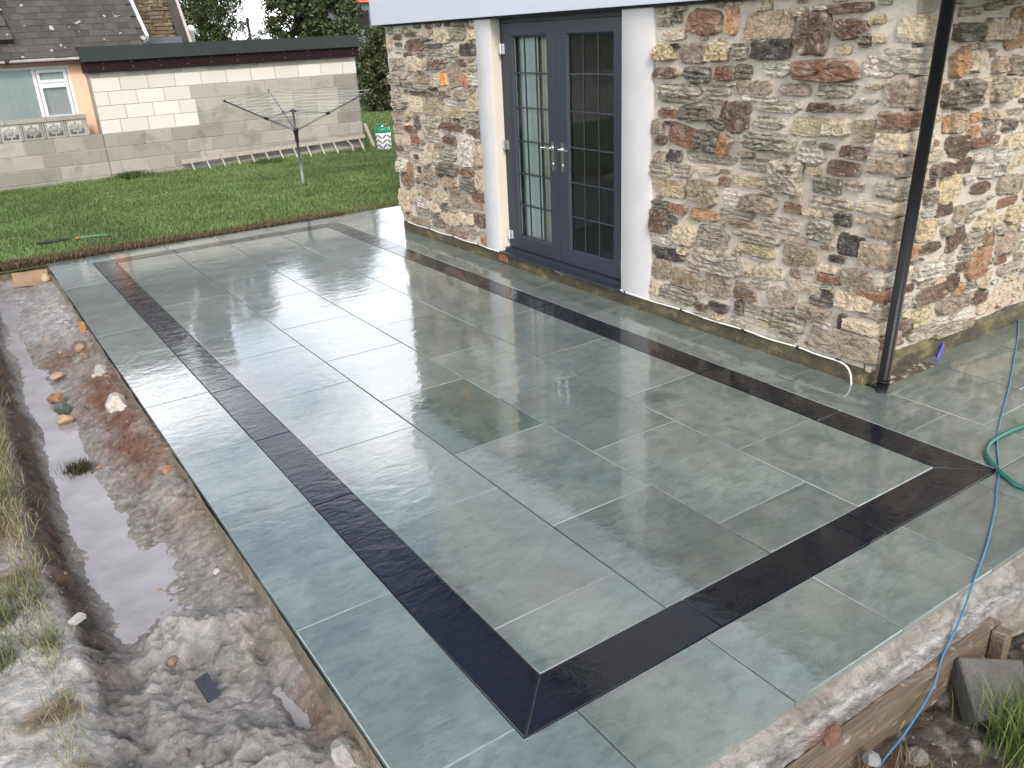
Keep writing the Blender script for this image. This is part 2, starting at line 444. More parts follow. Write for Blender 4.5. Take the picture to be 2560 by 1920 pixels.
# ------------------------------------------------------------------ object helpers
BASE = {}
def tag(o, label=None, cat=None, group=None, kind=None):
    if label: o['label'] = label
    if cat: o['category'] = cat
    if group: o['group'] = group
    if kind: o['kind'] = kind
    return o
def thing(name, label, cat, loc=(0, 0, 0), group=None):
    o = bpy.data.objects.new(name, None)
    o.empty_display_size = 0.1
    COL.objects.link(o)
    o.location = loc
    BASE[o] = Vector(loc)
    return tag(o, label, cat, group)
def link(name, me, parent=None, base=None):
    o = bpy.data.objects.new(name, me)
    COL.objects.link(o)
    if parent is not None:
        o.parent = parent
        BASE[o] = BASE.get(parent, Vector((0, 0, 0)))
    else:
        BASE[o] = Vector(base or (0, 0, 0))
        o.location = BASE[o]
    return o
def obj(name, verts, faces, mat, parent=None, smooth=False, base=None, cols=None):
    """verts in world metres; stored relative to the thing's base"""
    off = BASE.get(parent) if parent is not None else Vector(base or (0, 0, 0))
    v = np.asarray(verts, float) - np.array(off)
    me = bpy.data.meshes.new(name)
    me.from_pydata(v.tolist(), [], [tuple(int(i) for i in f) for f in faces])
    if cols is not None:
        ca = me.color_attributes.new('Col', 'FLOAT_COLOR', 'POINT')
        ca.data.foreach_set('color', np.asarray(cols, np.float32).ravel())
    me.materials.append(mat)
    if smooth:
        me.polygons.foreach_set('use_smooth', [True] * len(me.polygons))
    me.update()
    return link(name, me, parent, off if parent is None else None)
def fast_mesh(name, v, tris, mat, parent=None, cols=None, smooth=False, base=None):
    off = np.array(BASE.get(parent) if parent is not None else (base or (0, 0, 0)))
    v = np.asarray(v, np.float32) - off.astype(np.float32)
    k = tris.shape[1]
    me = bpy.data.meshes.new(name)
    me.vertices.add(len(v)); me.vertices.foreach_set('co', v.ravel())
    me.loops.add(tris.size); me.loops.foreach_set('vertex_index', tris.astype(np.int32).ravel())
    me.polygons.add(len(tris))
    me.polygons.foreach_set('loop_start', np.arange(0, tris.size, k, dtype=np.int32))
    try:
        me.polygons.foreach_set('loop_total', np.full(len(tris), k, dtype=np.int32))
    except Exception:
        pass
    if cols is not None:
        ca = me.color_attributes.new('Col', 'FLOAT_COLOR', 'POINT')
        ca.data.foreach_set('color', np.asarray(cols, np.float32).ravel())
    if smooth:
        me.polygons.foreach_set('use_smooth', np.ones(len(tris), dtype=bool))
    me.materials.append(mat)
    me.update(calc_edges=True); me.validate()
    return link(name, me, parent, tuple(off) if parent is None else None)
BOXF = [(0, 3, 2, 1), (4, 5, 6, 7), (0, 1, 5, 4), (1, 2, 6, 5), (2, 3, 7, 6), (3, 0, 4, 7)]
def boxv(lo, hi):
    (a, b, c), (d, e, f) = lo, hi
    return [(a, b, c), (d, b, c), (d, e, c), (a, e, c), (a, b, f), (d, b, f), (d, e, f), (a, e, f)]
class MB:
    def __init__(self): self.v = []; self.f = []
    def add(self, v, f):
        o = len(self.v); self.v += [tuple(p) for p in v]; self.f += [tuple(i + o for i in q) for q in f]; return self
    def box(self, lo, hi, mat=None):
        v = boxv(lo, hi)
        if mat is not None: v = [tuple(mat @ Vector(p)) for p in v]
        return self.add(v, BOXF)
    def tube(self, pts, r, n=8, cap=True):
        v, f = tubev(pts, r, n, cap); return self.add(v, f)
    def obj(self, name, mat, parent=None, smooth=False, base=None):
        return obj(name, self.v, self.f, mat, parent, smooth, base)
def box(name, lo, hi, mat, parent=None, bev=0.0, base=None):
    o = obj(name, boxv(lo, hi), BOXF, mat, parent, False, base)
    if bev:
        bm = bmesh.new(); bm.from_mesh(o.data)
        bmesh.ops.bevel(bm, geom=bm.edges[:], offset=bev, segments=2, affect='EDGES', profile=0.6)
        bm.to_mesh(o.data); bm.free()
    return o
def spline(pts, n=8):
    P = [Vector(p) for p in pts]
    if len(P) < 3: return P
    P = [2 * P[0] - P[1]] + P + [2 * P[-1] - P[-2]]
    out = []
    for i in range(1, len(P) - 2):
        for k in range(n):
            t = k / n
            a, b, c, d = P[i - 1], P[i], P[i + 1], P[i + 2]
            out.append(0.5 * ((2 * b) + (c - a) * t + (2 * a - 5 * b + 4 * c - d) * t * t + (3 * b - a - 3 * c + d) * t ** 3))
    out.append(P[-2])
    return out
def tubev(pts, r, n=8, cap=True):
    P = [Vector(p) for p in pts]
    rr = r if hasattr(r, '__len__') else [r] * len(P)
    v = []; f = []
    up = None
    for i, p in enumerate(P):
        t = (P[min(i + 1, len(P) - 1)] - P[max(i - 1, 0)]).normalized()
        if up is None:
            up = Vector((0, 0, 1)) if abs(t.z) < 0.9 else Vector((1, 0, 0))
        u = t.cross(up)
        if u.length < 1e-5: u = t.cross(Vector((1, 0, 0)))
        u.normalize(); w = u.cross(t).normalized(); up = w
        for k in range(n):
            a = 2 * math.pi * k / n
            v.append(p + u * (rr[i] * math.cos(a)) + w * (rr[i] * math.sin(a)))
    for i in range(len(P) - 1):
        for k in range(n):
            a = i * n + k; b = i * n + (k + 1) % n
            f.append((a, b, b + n, a + n))
    if cap:
        f.append(tuple(range(n))); f.append(tuple(range(len(v) - 1, len(v) - 1 - n, -1)))
    return v, f
def tube(name, pts, r, mat, parent=None, n=8, base=None):
    v, f = tubev(pts, r, n)
    return obj(name, v, f, mat, parent, True, base)
def lathe(name, prof, c, mat, parent, n=20):
    v = []; f = []
    for (r, z) in prof:
        for k in range(n):
            a = 2 * math.pi * k / n
            v.append((c[0] + r * math.cos(a), c[1] + r * math.sin(a), c[2] + z))
    for i in range(len(prof) - 1):
        for k in range(n):
            a = i * n + k; b = i * n + (k + 1) % n
            f.append((a, b, b + n, a + n))
    f.append(tuple(range(n - 1, -1, -1))); f.append(tuple(range(len(v) - n, len(v))))
    return obj(name, v, f, mat, parent, True)
def grid(name, X, Y, Z, mat, cols=None, parent=None, base=None, flip=False):
    ny, nx = X.shape
    v = np.stack([X, Y, Z], -1).reshape(-1, 3)
    i = np.arange(ny * nx).reshape(ny, nx)
    q = np.stack([i[:-1, :-1], i[:-1, 1:], i[1:, 1:], i[1:, :-1]], -1).reshape(-1, 4)
    if flip: q = q[:, ::-1]
    return fast_mesh(name, v, q, mat, parent, cols, True, base)

# ================================================================== THE SETTING
# ---- ground sheet to the horizon, with a hole where trench, patio and verge lie
HX0, HX1, HY0, HY1 = -2.3, 7.2, -2.6, 8.31
E_ = 900.0
gv = [(-E_, -E_, 0), (E_, -E_, 0), (E_, E_, 0), (-E_, E_, 0), (HX0, HY0, 0), (HX1, HY0, 0), (HX1, HY1, 0), (HX0, HY1, 0)]
gf = [(0, 1, 5, 4), (1, 2, 6, 5), (2, 3, 7, 6), (3, 0, 4, 7)]
g = obj('ground', [(a, b, -0.015) for a, b, c in gv], gf, M['lawn'])
tag(g, 'green lawn ground stretching to the horizon', None, None, 'structure')

# ---- trench terrain left of the patio
def trench_h(x, y):
    wig = 0.05 * (fbm(y * 1.6, y * 0 + 3.1, 4, 5) - 0.5) * 2
    bank = sstep(-1.18, -1.44, x + wig * 1.4)                 # 0 floor .. 1 bank top
    floor = -0.165 + 0.055 * (fbm(x * 3.1, y * 2.3, 5, 11) - 0.5)
    side = sstep(-0.86, -0.60, x + 0.10 * (fbm(y * 2.2, x * 0 + 1.7, 4, 8) - 0.5))
    floor = floor + side * 0.075
    floor += 0.07 * gauss(x, y, -0.76, 4.2, 0.16, 0.55) + 0.075 * gauss(x, y, -0.72, 3.25, 0.17, 0.50) + 0.05 * gauss(x, y, -0.70, 2.4, 0.16, 0.5)
    floor += 0.06 * gauss(x, y, -0.78, 6.2, 0.2, 1.3)
    lump = fbm(x * 11, y * 11, 4, 21)
    rid = 1 - np.abs(2 * fbm(x * 7, y * 7, 4, 31) - 1)
    near = sstep(2.1, 1.2, y)
    rid2 = 1 - np.abs(2 * fbm(x * 17 + 2 * lump, y * 17, 4, 33) - 1)
    rid3 = 1 - np.abs(2 * fbm(x * 41, y * 41, 3, 35) - 1)
    mid = sstep(7.5, 6.0, y)
    cl_ = np.clip(1.2 * gauss(x, y, -0.95, 0.28, 0.24, 0.30) + 1.2 * gauss(x, y, -0.95, 1.10, 0.22, 0.20) + gauss(x, y, -1.14, 0.72, 0.10, 0.26) + 0.5 * gauss(x, y, -0.70, 1.5, 0.1, 0.5), 0, 1)
    cl_ = 0.30 + 0.70 * cl_
    floor += near * cl_ * (0.055 * rid + 0.060 * (lump - 0.5) + 0.024 * rid2 ** 1.5 + 0.018 * rid3 - 0.050) - near * 0.012
    floor += (1 - near) * mid * (0.026 * rid2 ** 1.5 + 0.012 * rid3 - 0.025) * sstep(-1.05, -0.92, x)
    floor += 0.085 * gauss(x, y, -0.98, 1.16, 0.17, 0.13) * (0.5 + rid) + 0.06 * gauss(x, y, -0.80, 1.02, 0.10, 0.12) * (0.4 + rid)
    floor += 0.115 * gauss(x, y, -0.95, 0.30, 0.19, 0.24) * (0.6 + 0.6 * rid)
    floor += 0.06 * gauss(x, y, -1.15, 0.80, 0.10, 0.20) + 0.05 * gauss(x, y, -0.67, 0.16, 0.05, 0.10)
    # smooth slurry channels
    floor -= 0.045 * gauss(x, y, -1.10, 3.2, 0.10, 1.5) + 0.04 * gauss(x, y, -1.02, 1.85, 0.15, 0.16) + 0.05 * gauss(x, y, -0.725, 0.52, 0.045, 0.14) + 0.035 * gauss(x, y, -0.74, 0.78, 0.035, 0.2)
    floor -= 0.02 * gauss(x, y, -1.13, 6.3, 0.05, 1.6)
    top = 0.035 + 0.07 * (fbm(x * 2.0, y * 2.0, 5, 41) - 0.5) + 0.03 * (fbm(x * 9, y * 9, 3, 43) - 0.5)
    h = floor * (1 - bank) + top * bank
    rub = 4 * bank * (1 - bank)
    h += rub * 0.15 * (fbm(x * 14, y * 14, 5, 51) - 0.5)
    end = sstep(8.10, 8.38, y + 0.1 * (fbm(x * 6, y * 0, 3, 3) - 0.5))
    h = h * (1 - end) + end * (-0.02 + 0.04 * (fbm(x * 7, y * 7, 4, 61) - 0.5))
    fine = 0.014 * (fbm(x * 38, y * 38, 3, 71) - 0.5)
    h = h - 0.05 * sstep(8.36, 8.56, y)
    return h + fine, bank, side, end, rid, near
xs = np.concatenate([np.linspace(HX0, -1.75, 24), np.linspace(-1.735, -0.57, 120)])
ys = np.concatenate([np.linspace(HY0, -0.4, 40), np.linspace(-0.38, 2.6, 330), np.linspace(2.615, HY1 + 0.30, 340)])
X, Y = np.meshgrid(xs, ys)
Hh, bank, side, end, rid, near = trench_h(X, Y)
n1 = fbm(X * 2.6, Y * 2.0, 5, 81); n2 = fbm(X * 6, Y * 6, 4, 91)
grey = np.array([0.265, 0.243, 0.215]); lilac = np.array([0.36, 0.343, 0.343]); red = np.array([0.155, 0.068, 0.034])
brown = np.array([0.062, 0.037, 0.024]); pale = np.array([0.42, 0.39, 0.35]); straw = np.array([0.17, 0.13, 0.065])
dust = np.array([0.46, 0.44, 0.415])
def mixc(c, w, d): return c * (1 - w[..., None]) + np.asarray(d) * w[..., None]
C = np.broadcast_to(grey, X.shape + (3,)).copy()
C = mixc(C, sstep(0.45, 0.65, n1) * 0.8, lilac)
C = mixc(C, near * (1 - sstep(0.8, 1, bank)) * 0.75, np.array([0.265, 0.245, 0.218]))
C = mixc(C, near * sstep(0.48, 0.60, fbm(X * 4.5, Y * 4.5, 4, 191)) * 0.45, np.array([0.33, 0.315, 0.315]))
wr = np.clip(1.25 * gauss(X, Y, -0.74, 4.15, 0.19, 0.62) + 1.3 * gauss(X, Y, -0.74, 3.15, 0.17, 0.55) + 0.8 * gauss(X, Y, -0.70, 2.3, 0.14, 0.35) + 1.1 * gauss(X, Y, -0.88, 5.25, 0.24, 0.28) + 0.9 * gauss(X, Y, -0.66, 0.42, 0.07, 0.22), 0, 1.3) * sstep(0.30, 0.52, n1 * 0.5 + n2 * 0.5)
C = mixc(C, np.clip(wr, 0, 1), red)
C = mixc(C, sstep(0.5, 0.66, n2) * gauss(X, Y, -0.80, 6.6, 0.22, 1.0), pale)
C = mixc(C, np.clip(sstep(-0.76, -0.62, X) * (0.35 + 0.9 * (n2 - 0.3)), 0, 0.85), (0.20, 0.165, 0.125))
wall = np.clip(4 * bank * (1 - bank), 0, 1)
C = mixc(C, np.clip(wall * 1.25, 0, 1) * sstep(0.3, 1.6, Y), brown)
C = mixc(C, sstep(0.75, 1.0, bank), straw * 0.75 + brown * 0.25)
C = mixc(C, sstep(0.55, 0.95, bank) * sstep(2.3, 1.2, Y + 1.0 * (n1 - 0.5)) * sstep(0.30, 0.50, n2 * 0.6 + fbm(X * 2.3, Y * 2.3, 4, 88) * 0.4), dust)
C = mixc(C, sstep(0.2, 0.7, end), np.array([0.12, 0.085, 0.05]))
# relief shading put into the mud colour: paler ridges, darker hollows
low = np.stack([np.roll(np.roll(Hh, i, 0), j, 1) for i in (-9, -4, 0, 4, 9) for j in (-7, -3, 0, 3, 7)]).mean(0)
relief_shade = np.clip((Hh - low) / 0.028, -1, 1) * (1 - sstep(0.7, 1.0, bank))
C = C * (1 + 0.15 * np.clip(relief_shade, 0, 1) + 0.25 * np.clip(relief_shade, -1, 0))[..., None]
C = C * (0.74 + 0.50 * fbm(X * 24, Y * 24, 3, 99))[..., None]
wetness = np.clip((1 - bank) * sstep(-0.10, -0.17, Hh) * 1.2 + 0.35 * (1 - bank), 0, 1)
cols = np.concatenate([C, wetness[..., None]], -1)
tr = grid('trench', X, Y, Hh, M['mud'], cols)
tag(tr, 'muddy trench of grey slurry and red soil beside the patio', None, None, 'structure')
pud = obj('puddle', [(-1.33, 0.1, -0.1705), (-0.66, 0.1, -0.1705), (-0.66, 7.7, -0.1705), (-1.33, 7.7, -0.1705)], [(0, 1, 2, 3)], M['puddle'])
tag(pud, 'milky grey puddle water lying in the trench', None, None, 'structure')

# ---- soil verge in front of the patio
def verge_h(x, y):
    d = -0.62 - y                                             # distance out from patio edge
    h = -0.235 + 0.10 * (fbm(x * 3, y * 3, 5, 111) - 0.5) + 0.07 * (fbm(x * 9, y * 9, 4, 121) - 0.5)
    h += 0.15 * sstep(1.75, 2.3, x) * sstep(0.8, 0.0, d)
    h += 0.16 * sstep(0.45, 1.2, d) * (0.3 + fbm(x * 2, y * 2, 3, 123))
    h += 0.012 * (fbm(x * 40, y * 40, 3, 131) - 0.5)
    return h
xs = np.concatenate([np.linspace(-0.58, 0.3, 40), np.linspace(0.31, 2.7, 230), np.linspace(2.72, HX1, 60)])
ys = np.concatenate([np.linspace(HY0, -1.4, 30), np.linspace(-1.39, -0.60, 85)])
X, Y = np.meshgrid(xs, ys)
Hv = verge_h(X, Y)
n1 = fbm(X * 4, Y * 4, 5, 141); n2 = fbm(X * 14, Y * 14, 4, 151)
C = np.broadcast_to(np.array([0.066, 0.050, 0.036]), X.shape + (3,)).copy()
C = mixc(C, sstep(0.48, 0.62, n1), np.array([0.125, 0.108, 0.088]))
C = mixc(C, sstep(0.60, 0.72, n2) * 0.8, np.array([0.22, 0.20, 0.175]))
C = mixc(C, gauss(X, Y, 0.72, -0.80, 0.16, 0.10) * 0.9, red * 0.9)
cols = np.concatenate([C, np.full(X.shape + (1,), 0.25)], -1)
vg = grid('soil_verge', X, Y, Hv, M['mud'], cols)
tag(vg, 'rough brown soil and rubble verge below the patio edge', None, None, 'structure')

# ---- the patio
patio = thing('patio', 'wet grey green slate patio with a black slate border', None, (0, 0, 0))
patio['kind'] = 'structure'
bed = MB()
for lo, hi in [((-0.612, -0.612, -0.16), (3.06, 8.36, -0.0085)), ((3.0605, -0.612, -0.16), (6.6, 0.87, -0.0085)), ((3.0605, 6.90, -0.16), (5.2, 8.40, -0.0085))]:
    bed.box(lo, hi)
bed.obj('joint_bed', M['bed'], patio)
J = 0.0042
def slab(name, poly, mat, parent, z=0.0, tilt=0.0009, tint=None, th=0.03):
    P = [Vector((a, b)) for a, b in poly]
    n = len(P)
    c = sum(P, Vector((0, 0))) / n
    def inset(d):
        out = []
        for i in range(n):
            e0 = (P[i] - P[i - 1]).normalized(); e1 = (P[(i + 1) % n] - P[i]).normalized()
            m0 = Vector((-e0.y, e0.x)); m1 = Vector((-e1.y, e1.x))
            k = 1 + m0.dot(m1)
            out.append(P[i] + (m0 + m1) * (d / max(k, 0.3)))
        return out
    tx, ty = random.uniform(-tilt, tilt), random.uniform(-tilt, tilt)
    zz = lambda p: z + (p.x - c.x) * tx * 2 + (p.y - c.y) * ty * 2
    v = []
    for d, dz in ((J / 2, -th), (J / 2, -0.0035), (J / 2 + 0.0012, -0.0008), (J / 2 + 0.0032, 0.0)):
        # edges of riven stone wander by a millimetre
        for p in inset(d):
            jx = random.uniform(-0.0008, 0.0008)
            v.append((p.x + jx, p.y + random.uniform(-0.0008, 0.0008), zz(p) + dz))
    f = []
    for r in range(3):
        for i in range(n):
            a = r * n + i; b = r * n + (i + 1) % n
            f.append((a, b, b + n, a + n))
    f.append(tuple(range(3 * n, 4 * n)))
    o = obj(name, v, f, mat, parent)
    o.color = (*(tint or (1, 1, 1)), 1)
    return o
def rect(x0, x1, y0, y1): return [(x0, y0), (x1, y0), (x1, y1), (x0, y1)]
joints = []
def run_y(x0, x1, ys, mat=None, name='slab'):
    for a, b in zip(ys[:-1], ys[1:]):
        slab(name, rect(x0, x1, a, b), mat or M['slab'], patio)
        joints.append(((x0, a), (x1, a)))
def cuts(lo, hi, first, step=0.9035):
    y = first; L = [lo]
    while y < hi - 0.06:
        if y > lo + 0.05: L.append(y)
        y += step
    return L + [hi]
FX = [0.0, 0.605, 1.21, 1.815, 2.42]
YF = 7.80
for i, first in enumerate((0.298, 0.742, 0.295, 0.728)):
    run_y(FX[i], FX[i + 1], cuts(0, YF, first))
run_y(-0.62, -0.21, cuts(-0.158, 8.01, 0.755, 0.897))                     # band by the trench
run_y(2.63, 3.055, cuts(-0.21, 8.01, 0.295, 0.909))                       # band by the house
xsn = [-0.62, 0.0, 0.605, 1.21, 1.818, 2.432, 3.055, 3.66, 4.27, 4.88, 5.49, 6.1, 6.6]
for a, b in zip(xsn[:-1], xsn[1:]):                                       # near band
    y1 = -0.158 if a < -0.3 else -0.21
    if a < -0.3:
        slab('slab', [(-0.62, -0.62), (0.0, -0.62), (0.0, -0.21), (-0.21, -0.21), (-0.21, -0.158), (-0.62, -0.158)], M['slab'], patio)
    else:
        slab('slab', rect(a, b, -0.62, -0.21), M['slab'], patio)
xsf = [-0.62, -0.022, 0.59, 1.20, 1.812, 2.43, 3.055]
for a, b in zip(xsf[:-1], xsf[1:]):                                       # far band
    slab('slab', rect(a, b, 8.01, 8.37), M['slab'], patio)
for x0, x1, ys_ in ((3.055, 3.665, [6.98, 7.86, 8.37]), (3.665, 4.27, [6.98, 7.4, 8.37]), (4.27, 5.2, [6.98, 7.7, 8.37])):
    run_y(x0, x1, ys_)
run_y(3.055, 3.665, [-0.21, 0.10, 0.745]); run_y(3.665, 4.275, [-0.21, 0.22, 0.86]); run_y(4.275, 4.885, [-0.21, 0.52, 0.88])
run_y(4.885, 5.49, [-0.21, 0.15, 0.88]); run_y(5.49, 6.6, [-0.21, 0.4, 0.88])
# black border, mitred at the corners
O0, O1, P0, P1 = -0.21, 2.63, -0.21, 8.01
def bl(poly): slab('border_slab', poly, M['dark_slab'], patio, 0.0004)
ysl = cuts(0.0, YF, 0.71, 0.90)
bl([(O0, P0), (0, 0), (0, ysl[1]), (O0, ysl[1])])
for a, b in zip(ysl[1:-2], ysl[2:-1]): bl(rect(O0, 0, a, b))
bl([(O0, ysl[-2]), (0, ysl[-2]), (0, YF), (O0, P1)])
ysr = cuts(0.0, YF, 0.69, 0.925)
bl([(2.42, 0), (O1, P0), (O1, ysr[1]), (2.42, ysr[1])])
for a, b in zip(ysr[1:-2], ysr[2:-1]): bl(rect(2.42, O1, a, b))
bl([(2.42, ysr[-2]), (O1, ysr[-2]), (O1, P1), (2.42, YF)])
bl([(O0, P0), (0.694, P0), (0.694, 0), (0, 0)])
bl(rect(0.694, 1.60, P0, 0)); bl(rect(1.60, 1.723, P0, 0))
bl([(1.723, P0), (O1, P0), (2.42, 0), (1.723, 0)])
bl([(0, YF), (0.63, YF), (0.63, P1), (O0, P1)]); bl(rect(0.63, 1.5, YF, P1)); bl(rect(1.5, 1.62, YF, P1))
bl([(1.62, YF), (2.42, YF), (O1, P1), (1.62, P1)])
for (p0, p1) in joints:                                                    # pale pointing in the cross joints
    if abs(p0[1] + 0.21) < 0.01: continue
    box('joint', (p0[0] + 0.004, p0[1] - 0.0020, -0.008), (p1[0] - 0.004, p1[1] + 0.0020, -0.0022), M['grout'], patio)
# the one slab that is smoother, darker and greener than the rest, and the one with the damp blot
for o in list(patio.children):
    if o.name.startswith('slab'):
        vs = [v.co for v in o.data.vertices]
        cx = sum(v.x for v in vs) / len(vs); cy = sum(v.y for v in vs) / len(vs)
        if 0.62 < cx < 1.2 and 1.75 < cy < 2.4:
            o.color = (0.55, 0.66, 0.60, 1)

# ---- concrete haunch under the near edge
xs = np.concatenate([np.linspace(-0.62, 2.3, 260), np.linspace(2.32, 6.6, 60)]); ds = np.linspace(0, 1, 26)
D, X = np.meshgrid(ds, xs)
wdt = 0.128 + 0.04 * sstep(1.6, 1.9, X) * (0.5 + fbm(X * 4, D * 3, 4, 3))
Yh = -0.606 - D * wdt
Zh = -0.005 - 0.024 * sstep(0.0, 0.10, D) - 0.026 * sstep(0.08, 0.40, D) - 0.014 * D + 0.011 * (fbm(X * 9, D * 3, 4, 17) - 0.5) * sstep(0.1, 0.4, D) + 0.010 * (fbm(X * 35, D * 10, 3, 27) - 0.5)
Zh -= sstep(0.85, 1.0, D) * 0.16 * sstep(1.55, 1.75, X)
n1 = fbm(X * 5, D * 4, 4, 37); n2 = fbm(X * 16, D * 6, 4, 47)
C = np.broadcast_to(np.array([0.30, 0.280, 0.250]), X.shape + (3,)).copy()
C = mixc(C, sstep(0.45, 0.65, n1) * 0.8, np.array([0.20, 0.175, 0.145]))
C = mixc(C, gauss(D, D * 0, 0.62, 0, 0.10, 1) * sstep(0.35, 0.6, n2), np.array([0.50, 0.475, 0.445]))
C = mixc(C, gauss(X, D * 0, 0.62, 0, 0.07, 1) * sstep(0.6, 1.0, D), red)
cols = np.concatenate([C, np.full(X.shape + (1,), 0.15)], -1)
hn = grid('concrete_haunch', X, Yh, Zh, M['mud'], cols, flip=True)
tag(hn, 'rough pale concrete haunch sloping from the near patio edge', None, None, 'structure')
hs = grid('concrete_edge', *np.broadcast_arrays(np.array([[-0.622], [-0.655]]) + 0.02 * (fbm(np.linspace(-0.6, 8.2, 240)[None] * 3, np.array([[0.0], [5.0]]), 4, 77) - 0.6),
          np.linspace(-0.6, 8.2, 240)[None], np.array([[-0.028], [-0.17]])), M['edge_concrete'], flip=True)
tag(hs, 'concrete edge of the patio base along the trench', None, None, 'structure')

